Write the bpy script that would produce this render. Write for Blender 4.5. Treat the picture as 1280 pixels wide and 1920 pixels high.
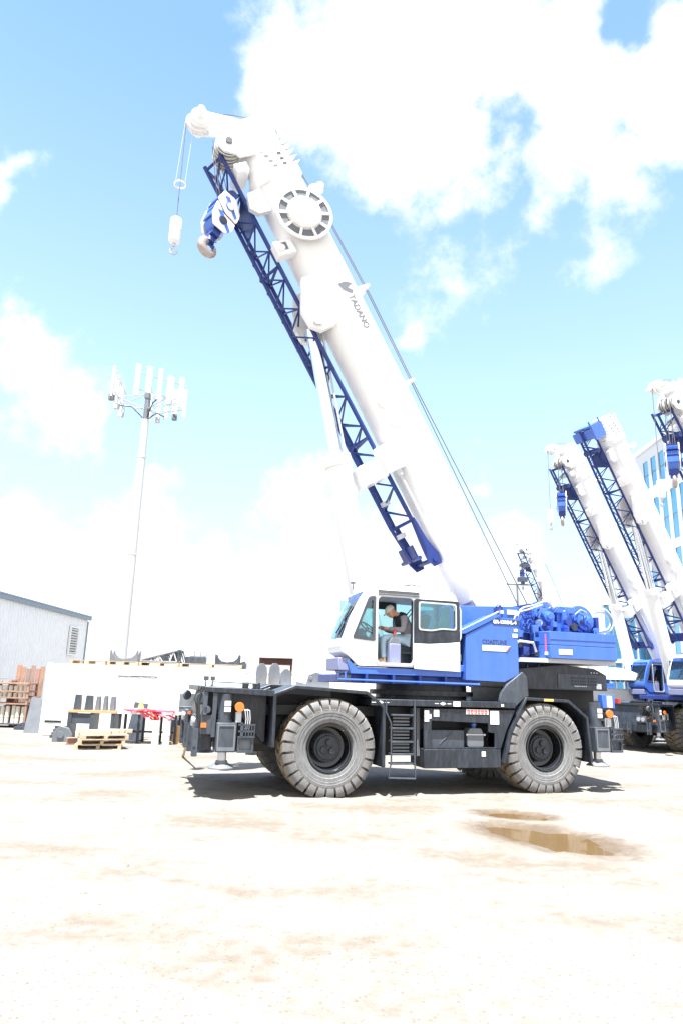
import bpy, bmesh, math, random
import numpy as np
from math import sin, cos, pi, radians, atan2, sqrt
from mathutils import Vector, Matrix
from mathutils.geometry import tessellate_polygon

scene = bpy.context.scene
for o in list(bpy.data.objects):
    bpy.data.objects.remove(o)
COL = scene.collection
rnd = random.Random(11)

# ---------------------------------------------------------------- camera
EYE, PITCH, ROLL = 2.15, radians(14.12), radians(1.7)
cam = bpy.data.cameras.new('camera'); camo = bpy.data.objects.new('camera', cam); COL.objects.link(camo)
cam.sensor_fit = 'VERTICAL'; cam.sensor_height = 36; cam.sensor_width = 24; cam.lens = 24.0
cam.clip_end = 6000; cam.clip_start = .1
f_ = Vector((0, cos(PITCH), sin(PITCH))); u0 = Vector((0, -sin(PITCH), cos(PITCH))); r0 = Vector((1, 0, 0))
r_ = cos(ROLL)*r0 + sin(ROLL)*u0; u_ = -sin(ROLL)*r0 + cos(ROLL)*u0
m = Matrix((r_, u_, -f_)).transposed().to_4x4(); m.translation = (0, 0, EYE); camo.matrix_world = m
scene.camera = camo
scene.render.resolution_x = 682; scene.render.resolution_y = 1024
scene.render.engine = 'CYCLES'
scene.view_settings.view_transform = 'Standard'; scene.view_settings.look = 'None'
scene.view_settings.gamma = 1; scene.view_settings.use_curve_mapping = False
scene.view_settings.exposure = 1.8

# ---------------------------------------------------------------- sun and sky
TO_SUN = Vector((-.07, -.27, 1)).normalized()
sun = bpy.data.lights.new('sun', 'SUN'); sun.energy = 5.0; sun.angle = radians(.53); sun.color = (1, .98, .95)
suno = bpy.data.objects.new('sun', sun); COL.objects.link(suno); suno.location = (0, 0, 60)
suno.rotation_euler = TO_SUN.to_track_quat('Z', 'Y').to_euler()

def ray(px, py):                                   # view direction, only used to say where the clouds stand in the sky
    return (f_ + r_*((px-640)/1280) + u_*((960-py)/1280)).normalized()
CLOUDS = [(690,120,210,1),(880,60,230,1),(1090,90,225,1),(820,240,185,1),(1090,310,190,1),(1010,395,105,.8),(590,130,120,.8),(1240,240,190,1),(1330,120,160,1),(730,300,80,.7),
          (5,290,65,.7),(-60,330,110,1),(30,710,165,1),(120,760,110,.85),(-120,700,150,1),(775,645,42,.42),(850,575,45,.12),
          (270,970,80,.5),(60,1000,110,.7),(560,960,90,.6),(640,905,65,.6),(895,885,55,.7),(720,1030,150,.8),(960,1040,120,.7)]
GAPS = [(965,185,110,.6),(1150,265,70,.5),(1240,30,110,.9),(890,260,60,.5)]                                   # blue holes in the big cloud
w = bpy.data.worlds.new('World'); scene.world = w; w.use_nodes = True
nt = w.node_tree; nt.nodes.clear()
N = nt.nodes.new; LK = nt.links.new
out = N('ShaderNodeOutputWorld'); bg = N('ShaderNodeBackground'); LK(bg.outputs[0], out.inputs[0])
bg.inputs[1].default_value = .125
sky = N('ShaderNodeTexSky'); sky.sky_type = 'NISHITA'; sky.sun_disc = False
sky.sun_elevation = math.asin(TO_SUN.z); sky.sun_rotation = atan2(TO_SUN.x, TO_SUN.y) % (2*pi)
sky.air_density = 1.0; sky.dust_density = .0; sky.ozone_density = 4.5
tc = N('ShaderNodeTexCoord')
def math_n(op, a, b=None, clamp=False):
    n = N('ShaderNodeMath'); n.operation = op; n.use_clamp = clamp
    for i, v in enumerate((a, b)):
        if v is None: continue
        if isinstance(v, (int, float)): n.inputs[i].default_value = v
        else: LK(v, n.inputs[i])
    return n.outputs[0]
nz = N('ShaderNodeTexNoise'); nz.inputs['Scale'].default_value = 6; nz.inputs['Detail'].default_value = 11; nz.inputs['Roughness'].default_value = .66
LK(tc.outputs['Generated'], nz.inputs['Vector'])
nz2 = N('ShaderNodeTexNoise'); nz2.inputs['Scale'].default_value = 2.3; nz2.inputs['Detail'].default_value = 5
LK(tc.outputs['Generated'], nz2.inputs['Vector'])
def warp(src, sc, amt):
    n_ = N('ShaderNodeTexNoise'); n_.inputs['Scale'].default_value = sc; n_.inputs['Detail'].default_value = 4; LK(tc.outputs['Generated'], n_.inputs['Vector'])
    a = N('ShaderNodeVectorMath'); a.operation = 'SUBTRACT'; LK(n_.outputs['Color'], a.inputs[0]); a.inputs[1].default_value = (.5, .5, .5)
    b = N('ShaderNodeVectorMath'); b.operation = 'SCALE'; LK(a.outputs[0], b.inputs[0]); b.inputs['Scale'].default_value = amt
    c = N('ShaderNodeVectorMath'); c.operation = 'ADD'; LK(src, c.inputs[0]); LK(b.outputs[0], c.inputs[1]); return c.outputs[0]
WD = warp(warp(tc.outputs['Generated'], 4.5, .22), 14, .07)          # billowed directions, so that cloud edges curl
dens = None
for px, py, rr, amp in CLOUDS:
    d = ray(px, py)
    vm = N('ShaderNodeVectorMath'); vm.operation = 'DISTANCE'; LK(WD, vm.inputs[0]); vm.inputs[1].default_value = d
    ang = rr/1280*((f_.dot(d))**1.5)
    v = math_n('MULTIPLY', math_n('SUBTRACT', 1, math_n('DIVIDE', vm.outputs['Value'], ang)), amp*1.0)
    v = math_n('MAXIMUM', v, -.6)
    dens = v if dens is None else math_n('MAXIMUM', dens, v)
for px, py, rr, amp in GAPS:
    d = ray(px, py)
    vm = N('ShaderNodeVectorMath'); vm.operation = 'DISTANCE'; LK(WD, vm.inputs[0]); vm.inputs[1].default_value = d
    g = math_n('MULTIPLY', math_n('SUBTRACT', 1, math_n('DIVIDE', vm.outputs['Value'], rr/1280*((f_.dot(d))**1.5)), True), amp)
    dens = math_n('SUBTRACT', dens, g)
sep = N('ShaderNodeSeparateXYZ'); LK(tc.outputs['Generated'], sep.inputs[0])
low = math_n('SUBTRACT', 1.0, math_n('MULTIPLY', math_n('MAXIMUM', sep.outputs['Z'], 0), 5.0))   # cloud bank along the horizon
dens = math_n('MAXIMUM', dens, low)
back = math_n('SUBTRACT', math_n('MULTIPLY', nz2.outputs['Fac'], 4.0), math_n('ADD', 1.75, math_n('MULTIPLY', math_n('MAXIMUM', sep.outputs['Y'], -.2), 3.5)))
dens = math_n('MAXIMUM', dens, back)                                # scattered clouds over the rest of the sky
v = math_n('ADD', dens, math_n('MULTIPLY', math_n('SUBTRACT', nz.outputs['Fac'], .5), 2.1))
mr = N('ShaderNodeMapRange'); mr.interpolation_type = 'SMOOTHSTEP'; mr.inputs['From Min'].default_value = -.08; mr.inputs['From Max'].default_value = .55
LK(v, mr.inputs['Value'])
mix = N('ShaderNodeMix'); mix.data_type = 'RGBA'
veil = N('ShaderNodeMix'); veil.data_type = 'RGBA'                 # thin haze that thickens towards the horizon all round
vf = N('ShaderNodeMapRange'); vf.inputs['From Min'].default_value = .74; vf.inputs['From Max'].default_value = .12; vf.inputs['To Max'].default_value = .76; LK(sep.outputs['Z'], vf.inputs['Value'])
LK(vf.outputs[0], veil.inputs[0]); LK(sky.outputs[0], veil.inputs[6]); veil.inputs[7].default_value = (2.1, 2.68, 3.05, 1)
LK(mr.outputs[0], mix.inputs[0]); LK(veil.outputs[2], mix.inputs[6]); mix.inputs[7].default_value = (3.3, 3.35, 3.4, 1)
LK(mix.outputs[2], bg.inputs[0])

# ---------------------------------------------------------------- materials
MATS = {}
def new_mat(name):
    m = bpy.data.materials.new(name); m.use_nodes = True; MATS[name] = m
    return m, m.node_tree, m.node_tree.nodes['Principled BSDF']
def paint(name, col, rough=.4, var=.12, scale=3.0, metal=0, dust=None, dust_amt=.35, coat=0, bump=0, bscale=60, spec=.5):
    """painted or bare surface: colour wanders a little, roughness varies, optional dust film and fine relief"""
    m, t, p = new_mat(name); n = t.nodes.new; l = t.links.new
    c = n('ShaderNodeTexCoord'); a = n('ShaderNodeTexNoise'); a.inputs['Scale'].default_value = scale; a.inputs['Detail'].default_value = 6
    l(c.outputs['Object'], a.inputs['Vector'])
    mx = n('ShaderNodeMix'); mx.data_type = 'RGBA'
    mx.inputs[6].default_value = tuple(max(0, x*(1-var)) for x in col)+(1,); mx.inputs[7].default_value = tuple(min(1, x*(1+var)) for x in col)+(1,)
    l(a.outputs['Fac'], mx.inputs[0]); res = mx.outputs[2]
    if dust:
        b = n('ShaderNodeTexNoise'); b.inputs['Scale'].default_value = scale*2.3; b.inputs['Detail'].default_value = 8; b.inputs['Roughness'].default_value = .68
        mp = n('ShaderNodeMapping'); mp.inputs['Scale'].default_value = (1.6, 1.6, .45); l(c.outputs['Object'], mp.inputs[0]); l(mp.outputs[0], b.inputs['Vector'])
        r = n('ShaderNodeMapRange'); r.inputs['From Min'].default_value = .42; r.inputs['From Max'].default_value = .72; r.inputs['To Max'].default_value = dust_amt
        l(b.outputs['Fac'], r.inputs['Value'])
        m2 = n('ShaderNodeMix'); m2.data_type = 'RGBA'; l(r.outputs[0], m2.inputs[0]); l(res, m2.inputs[6]); m2.inputs[7].default_value = tuple(dust)+(1,); res = m2.outputs[2]
    l(res, p.inputs['Base Color'])
    rr = n('ShaderNodeMapRange'); rr.inputs['To Min'].default_value = rough*.75; rr.inputs['To Max'].default_value = min(1, rough*1.3)
    l(a.outputs['Fac'], rr.inputs['Value']); l(rr.outputs[0], p.inputs['Roughness'])
    p.inputs['Metallic'].default_value = metal; p.inputs['Specular IOR Level'].default_value = spec
    if coat: p.inputs['Coat Weight'].default_value = coat; p.inputs['Coat Roughness'].default_value = .08
    if bump:
        d = n('ShaderNodeTexNoise'); d.inputs['Scale'].default_value = bscale; d.inputs['Detail'].default_value = 5; l(c.outputs['Object'], d.inputs['Vector'])
        bm_ = n('ShaderNodeBump'); bm_.inputs['Strength'].default_value = bump; bm_.inputs['Distance'].default_value = .02
        l(d.outputs['Fac'], bm_.inputs['Height']); l(bm_.outputs[0], p.inputs['Normal'])
    return m
WHITE = paint('white_paint', (.82, .82, .82), .35, .03, 1.5, coat=.2, dust=(.6, .6, .6), dust_amt=.12)
BLUE = paint('blue_paint', (.04, .13, .52), .32, .10, 1.2, coat=.35, dust=(.3, .33, .4), dust_amt=.10)
NAVY = paint('navy_paint', (.016, .04, .22), .4, .15, 2)
BLACK = paint('black_paint', (.013, .017, .025), .38, .2, 2.5, dust=(.075, .095, .13), dust_amt=.45)
GREY = paint('dark_grey_steel', (.04, .05, .066), .45, .25, 3, dust=(.12, .14, .175), dust_amt=.4)
MIDGREY = paint('mid_grey_steel', (.13, .145, .17), .5, .2, 3, dust=(.22, .22, .22), dust_amt=.3)
POLE = paint('pale_mast_paint', (.56, .56, .56), .5, .1, .8, dust=(.5, .46, .4), dust_amt=.3)
LGREY = paint('light_grey_paint', (.5, .52, .55), .45, .1, 3)
LILAC = paint('lilac_grey_plastic', (.2, .22, .36), .5, .06, 4)
STEEL = paint('chromed_rod', (.72, .76, .8), .14, .04, 5, metal=1)
BRIGHT = paint('galvanised_steel', (.55, .57, .59), .38, .15, 7, metal=.85)
RUBBER = paint('dusty_rubber', (.15, .153, .16), .8, .2, 5, dust=(.27, .27, .275), dust_amt=.55, bump=.25, bscale=40, spec=.2)
TREAD = paint('muddy_tread', (.2, .165, .13), .9, .3, 6, dust=(.48, .41, .31), dust_amt=.75, bump=.4, bscale=35, spec=.15)
GLOSSBLACK = paint('gloss_black_rim', (.012, .014, .018), .22, .2, 6, coat=.5)
DEEP = paint('unlit_black_paint', (.008, .009, .012), .5, .2, 3)  # black darkened in its colour to stand in for shade in wells and bays
DARKRUB = paint('black_rubber', (.02, .02, .022), .6, .2, 8)
ORANGE = paint('orange_plastic', (.75, .17, .03), .4, .08, 5)
RED = paint('red_paint', (.6, .035, .03), .45, .1, 5)
PINK = paint('pink_strap', (.72, .12, .2), .8, .2, 9)
WOOD = paint('weathered_timber', (.46, .36, .24), .85, .25, 9, dust=(.6, .52, .4), dust_amt=.5, bump=.3)
RUST = paint('rusty_boards', (.3, .17, .12), .85, .3, 4, dust=(.42, .3, .23), dust_amt=.6, bump=.3)
BROWN = paint('brown_primer_steel', (.09, .035, .028), .6, .2, 4)
YELLOW = paint('yellow_plastic', (.75, .5, .12), .5, .1, 5)
TEAL = paint('teal_seat_cloth', (.02, .03, .035), .85, .2, 12)
CONCRETE = paint('pale_concrete', (.6, .57, .52), .9, .1, 4, bump=.3)
SIDING = paint('ribbed_pale_siding', (.8, .82, .83), .45, .06, 1.2, dust=(.66, .64, .6), dust_amt=.2)
TRIM = paint('blue_grey_trim', (.2, .26, .32), .45, .1, 3)
FACADE = paint('white_facade_panel', (.66, .7, .74), .5, .05, .4)
SKIN = paint('skin', (.56, .3, .2), .55, .12, 20)
HAIR = paint('pale_cap', (.62, .58, .5), .85, .15, 40)
JACKET = paint('grey_jacket', (.27, .25, .28), .9, .15, 20, bump=.3, bscale=90)
VEST = paint('dark_hood', (.018, .02, .03), .9, .2, 20)
JEANS = paint('pale_blue_jeans', (.42, .56, .68), .9, .12, 18, bump=.3, bscale=110)
LEATHER = paint('tan_boots', (.3, .22, .15), .8, .2, 20)
INK = paint('dark_ink', (.03, .04, .09), .6, .05, 5)
GREYINK = paint('grey_ink', (.13, .14, .17), .6, .05, 5)
LABELW = paint('white_label', (.82, .82, .8), .5, .03, 5)
ROPE = paint('wire_rope', (.14, .14, .145), .55, .3, 30, metal=.4)
CREAM = paint('cream_block', (.66, .63, .55), .8, .12, 5)

def glass(name, tint, refl=.06, alpha=.8):
    m, t, p = new_mat(name); t.nodes.remove(p); n = t.nodes.new; l = t.links.new
    o = t.nodes['Material Output']; tr = n('ShaderNodeBsdfTransparent'); tr.inputs[0].default_value = tuple(tint)+(1,)
    g = n('ShaderNodeBsdfGlossy'); g.inputs['Roughness'].default_value = .03; g.inputs[0].default_value = (.9, .97, 1, 1)
    fr = n('ShaderNodeFresnel'); fr.inputs[0].default_value = 1.5
    ad = n('ShaderNodeMath'); ad.operation = 'ADD'; ad.use_clamp = True; ad.inputs[1].default_value = refl; l(fr.outputs[0], ad.inputs[0])
    mx = n('ShaderNodeMixShader'); l(ad.outputs[0], mx.inputs[0]); l(tr.outputs[0], mx.inputs[1]); l(g.outputs[0], mx.inputs[2]); l(mx.outputs[0], o.inputs[0])
    return m
GLASS = glass('tinted_cab_glass', (.66, .86, .88), .05)
def office_glass():
    m, t, p = new_mat('blue_office_glass'); n = t.nodes.new; l = t.links.new
    c = n('ShaderNodeTexCoord'); a = n('ShaderNodeTexNoise'); a.inputs['Scale'].default_value = .35; l(c.outputs['Object'], a.inputs['Vector'])
    r = n('ShaderNodeMix'); r.data_type = 'RGBA'; r.inputs[6].default_value = (.13, .40, .62, 1); r.inputs[7].default_value = (.22, .52, .74, 1); l(a.outputs['Fac'], r.inputs[0])
    l(r.outputs[2], p.inputs['Base Color']); p.inputs['Roughness'].default_value = .08; p.inputs['Metallic'].default_value = .75
    return m
OGLASS = office_glass()

# ---------------------------------------------------------------- mesh builder
class MB:
    def __init__(s, T=None): s.v = []; s.f = []; s.T = T
    def add(s, vs, fs):
        b = len(s.v); s.v += [s.T(*p) if s.T else tuple(p) for p in vs]; s.f += [[b+i for i in f] for f in fs]; return s
    def box(s, x0, x1, y0, y1, z0, z1):
        return s.add([(x0,y0,z0),(x1,y0,z0),(x1,y1,z0),(x0,y1,z0),(x0,y0,z1),(x1,y0,z1),(x1,y1,z1),(x0,y1,z1)],
                     [(3,2,1,0),(4,5,6,7),(0,1,5,4),(1,2,6,5),(2,3,7,6),(3,0,4,7)])
    def prism(s, pts, a, b, ax='y'):
        n = len(pts); mk = {'y': lambda p, q: (p[0], q, p[1]), 'x': lambda p, q: (q, p[0], p[1]), 'z': lambda p, q: (p[0], p[1], q)}[ax]
        tri = tessellate_polygon([[Vector((p[0], p[1], 0)) for p in pts]])
        return s.add([mk(p, a) for p in pts]+[mk(p, b) for p in pts],
                     [tuple(t) for t in tri]+[tuple(n+i for i in t) for t in tri]+[(i, (i+1) % n, n+(i+1) % n, n+i) for i in range(n)])
    def plate(s, outer, holes, a, b, ax='y'):
        mk = {'y': lambda p, q: (p[0], q, p[1]), 'x': lambda p, q: (q, p[0], p[1]), 'z': lambda p, q: (p[0], p[1], q)}[ax]
        loops = [outer]+holes; flat = [p for l in loops for p in l]; n = len(flat)
        tri = tessellate_polygon([[Vector((p[0], p[1], 0)) for p in l] for l in loops])
        fs = [tuple(t) for t in tri]+[tuple(n+i for i in t) for t in tri]; k = 0
        for l in loops:
            m_ = len(l); fs += [(k+i, k+(i+1) % m_, n+k+(i+1) % m_, n+k+i) for i in range(m_)]; k += m_
        return s.add([mk(p, a) for p in flat]+[mk(p, b) for p in flat], fs)
    def cyl(s, p0, p1, r0, r1=None, n=16, caps=True):
        r1 = r0 if r1 is None else r1
        if s.T: p0 = s.T(*p0); p1 = s.T(*p1)
        p0 = Vector(p0); p1 = Vector(p1); d = (p1-p0).normalized()
        a = d.orthogonal().normalized(); c = d.cross(a); vs = []
        for p, r in ((p0, r0), (p1, r1)):
            for i in range(n):
                t = 2*pi*i/n; vs.append(tuple(p+a*(r*cos(t))+c*(r*sin(t))))
        fs = [(i, (i+1) % n, n+(i+1) % n, n+i) for i in range(n)]
        if caps: fs += [tuple(range(n))[::-1], tuple(range(n, 2*n))]
        b = len(s.v); s.v += vs; s.f += [[b+i for i in f] for f in fs]; return s
    def tube(s, pts, r, n=8, closed=False):
        P = [Vector(s.T(*p) if s.T else p) for p in pts]; b = len(s.v); m_ = len(P); prev = None
        for i, p in enumerate(P):
            if closed: d = P[(i+1) % m_]-P[i-1]
            else: d = P[min(i+1, m_-1)]-P[max(i-1, 0)]
            d.normalize()
            a = d.orthogonal().normalized() if prev is None else (prev-d*prev.dot(d)).normalized()
            prev = a; c = d.cross(a)
            for k in range(n):
                t = 2*pi*k/n; s.v.append(tuple(p+a*(r*cos(t))+c*(r*sin(t))))
        for i in range(m_ if closed else m_-1):
            j = (i+1) % m_
            for k in range(n): s.f.append([b+i*n+k, b+i*n+(k+1) % n, b+j*n+(k+1) % n, b+j*n+k])
        if not closed: s.f.append([b+k for k in range(n)][::-1]); s.f.append([b+(m_-1)*n+k for k in range(n)])
        return s
    def lathe(s, prof, o, d, n=32, caps=True):
        """prof: (distance along axis, radius)"""
        if s.T: q = Vector(s.T(o[0]+d[0], o[1]+d[1], o[2]+d[2])); o = Vector(s.T(*o)); d = (q-o).normalized()
        o = Vector(o); d = Vector(d).normalized(); a = d.orthogonal().normalized(); c = d.cross(a); b = len(s.v); m_ = len(prof)
        for h, r in prof:
            for i in range(n):
                t = 2*pi*i/n; s.v.append(tuple(o+d*h+a*(r*cos(t))+c*(r*sin(t))))
        for j in range(m_-1):
            for i in range(n): s.f.append([b+j*n+i, b+j*n+(i+1) % n, b+(j+1)*n+(i+1) % n, b+(j+1)*n+i])
        if caps: s.f.append([b+i for i in range(n)][::-1]); s.f.append([b+(m_-1)*n+i for i in range(n)])
        return s
    def mesh(s, name, mat=None, angle=35):
        me = bpy.data.meshes.new(name); me.from_pydata(s.v, [], s.f)
        bm = bmesh.new(); bm.from_mesh(me); bmesh.ops.recalc_face_normals(bm, faces=bm.faces); bm.to_mesh(me); bm.free()
        for p in me.polygons: p.use_smooth = True
        me.set_sharp_from_angle(angle=radians(angle))
        if mat: me.materials.append(mat)
        return me
    def build(s, name, mat, parent=None, bevel=0, angle=35):
        return link(name, s.mesh(name, mat, angle), parent, bevel)
def link(name, me, parent=None, bevel=0):
    o = bpy.data.objects.new(name, me); COL.objects.link(o)
    if parent: o.parent = parent
    if bevel:
        b = o.modifiers.new('bevel', 'BEVEL'); b.width = bevel; b.segments = 2; b.limit_method = 'ANGLE'; b.angle_limit = radians(40); b.harden_normals = False
    return o
def empty(name, loc=(0, 0, 0), rz=0, parent=None, scale=1):
    o = bpy.data.objects.new(name, None); COL.objects.link(o); o.location = loc; o.rotation_euler = (0, 0, rz); o.scale = (scale,)*3
    o.empty_display_size = .3
    if parent: o.parent = parent
    return o
def tag(o, label, cat, group=None):
    o['label'] = label; o['category'] = cat
    if group: o['group'] = group
    return o
def struct(o): o['kind'] = 'structure'; return o
def copy_tree(o, parent=None):
    c = o.copy(); COL.objects.link(c); c.parent = parent
    for ch in list(o.children): copy_tree(ch, c)
    return c
def text_mesh(body, size, depth, T, name, mat, parent, bold=0, sx=1, align='LEFT'):
    """lettering as thin raised mesh; T maps (u, v, w) in text plane to local space"""
    cu = bpy.data.curves.new(name, 'FONT'); cu.body = body; cu.size = size; cu.extrude = depth; cu.offset = bold; cu.align_x = align
    to = bpy.data.objects.new('tmp_text', cu); COL.objects.link(to)
    dg = bpy.context.evaluated_depsgraph_get(); dg.update()
    me = bpy.data.meshes.new_from_object(to.evaluated_get(dg)); bpy.data.objects.remove(to); me.name = name
    for v in me.vertices: v.co = T(v.co.x*sx, v.co.y, v.co.z)
    me.materials.clear(); me.materials.append(mat)
    return link(name, me, parent)
# ---------------------------------------------------------------- wheel pieces (axis along -y = outside)
def tyre_mesh():
    b = MB()
    prof = [(-.30,.44),(-.37,.50),(-.40,.66),(-.385,.78),(-.32,.865),(0,.88),(.32,.865),(.385,.78),(.395,.735),(.402,.73),(.405,.68),(.398,.672),(.398,.63),(.392,.625),(.39,.56),(.375,.55),(.37,.50),(.30,.44)]
    b.lathe([(h, r) for h, r in prof], (0, 0, 0), (0, -1, 0), 64, caps=False)
    return b.mesh('tyre', RUBBER, 30)
def tread_mesh(n=27, sides=(1, -1), only=None):
    b = MB(); path = [(.404,.74,0),(.402,.80,.0),(.375,.90,.0),(.33,.952,.01),(.22,.958,.05),(.12,.958,.115),(.02,.957,.135)]
    for side in sides:
        for k in (range(n) if only is None else (only,)):
            a0 = 2*pi*(k+(.5 if side < 0 else 0))/n; vs = []; fs = []
            for i, (h, r, da) in enumerate(path):
                w_ = 2*pi/n*(.37 if i < 2 else .385 if i < 5 else .33)
                ri = r-.09 if i > 1 else r-.0
                for rr, sg in ((ri, -1), (r, -1), (r, 1), (ri, 1)):
                    hh = h if i > 1 else h-(0 if rr == r else 0)
                    a = a0+da+sg*w_*(1.06 if rr == ri else 1)
                    if i < 2: rr = r; hh = h+(.012 if sg else 0)
                    vs.append((rr*cos(a), -side*(hh if i > 1 else h), rr*sin(a)))
            for i in range(len(path)-1):
                for q in range(3): fs.append((i*4+q, i*4+q+1, i*4+5+q, i*4+4+q))
            e = (len(path)-1)*4; fs.append((e, e+1, e+2, e+3)); b.add(vs, fs)
    return b.mesh('tread', TREAD, 30)
def sidewall_lug_mesh(n=27, sides=(1, -1), only=None):
    """the lug ends that wrap over the shoulder onto the sidewall"""
    b = MB()
    for side in sides:
        for k in (range(n) if only is None else (only,)):
            a0 = 2*pi*(k+(.5 if side < 0 else 0))/n; w_ = 2*pi/n*.37; vs = []
            for r, h in ((.735,.400),(.80,.412),(.86,.408),(.915,.385),(.947,.345)):
                for sg in (-1, 1):
                    for d in (0, -.05): vs.append((r*cos(a0+sg*w_), -side*(h+d), r*sin(a0+sg*w_)))
            fs = []
            for i in range(4):
                q = i*4; fs += [(q, q+2, q+6, q+4), (q, q+4, q+5, q+1), (q+2, q+3, q+7, q+6)]
            fs += [(0, 1, 3, 2), (16, 18, 19, 17)]; b.add(vs, fs)
    return b.mesh('shoulder_lugs', RUBBER, 30)
def rim_mesh():
    b = MB(); b.lathe([(-.3,.45),(.36,.465),(.375,.455),(.37,.435),(.31,.43),(.30,.415),(.12,.40),(.07,.38),(.05,.30),(.05,.0)], (0,0,0), (0,-1,0), 48, caps=False)
    return b.mesh('wheel', GLOSSBLACK, 30)
def hub_mesh():
    b = MB(); b.lathe([(.05,.285),(.17,.285),(.18,.275),(.18,.235),(.21,.225),(.215,.0)], (0,0,0), (0,-1,0), 40, caps=False)
    for k in range(24): a = 2*pi*k/24; b.cyl((.258*cos(a), -.17, .258*sin(a)), (.258*cos(a), -.2, .258*sin(a)), .014, n=6)
    for k in range(3): a = 2*pi*k/3+pi/2; b.cyl((.1*cos(a), -.2, .1*sin(a)), (.1*cos(a), -.25, .1*sin(a)), .075, .06, n=16)
    return b.mesh('hub', BLACK, 30)
WM = [rim_mesh(), tyre_mesh(), tread_mesh(), sidewall_lug_mesh(), hub_mesh()]
LUG1, LUG2, INNER = tread_mesh(27, (1,), 0), sidewall_lug_mesh(27, (1,), 0), tread_mesh(27, (-1,))

def strip(pts, t):
    """closed outline of a bent plate of thickness t under the polyline pts (x, z)"""
    o = []
    for i, p in enumerate(pts):
        a = Vector(pts[max(i-1, 0)]); c = Vector(pts[min(i+1, len(pts)-1)]); d = (c-a).normalized(); o.append((p[0]+d[1]*t, p[1]-d[0]*t))
    return list(pts)+o[::-1]
def rounded(x0, x1, z0, z1, r=.06, n=4):
    o = []
    for cx, cz, a0 in ((x1-r, z0+r, -pi/2), (x1-r, z1-r, 0), (x0+r, z1-r, pi/2), (x0+r, z0+r, pi)):
        for k in range(n+1): a = a0+pi/2*k/n; o.append((cx+r*cos(a), cz+r*sin(a)))
    return o
def roundpoly(pts, r=.05, n=3):
    o = []; m_ = len(pts)
    for i in range(m_):
        p = Vector(pts[i]); a = Vector(pts[i-1]); c = Vector(pts[(i+1) % m_]); da = (a-p); dc = (c-p)
        rr = min(r, da.length*.45, dc.length*.45); A = p+da.normalized()*rr; Cc = p+dc.normalized()*rr
        for k in range(n+1):
            t = k/n; o.append(tuple((1-t)**2*A+2*t*(1-t)*p+t*t*Cc))
    return o

def boom_frame(be):
    c, s_ = cos(be), sin(be)
    return lambda s, y, n: (2.2-s*c+n*s_, y, 3.6+s*s_+n*c)

def sign_plate(name, mat, parent, x0, x1, z0, z1, y=-.006, t=.005):
    return MB().box(x0, x1, y, y+t, z0, z1).build(name, mat, parent)

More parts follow.
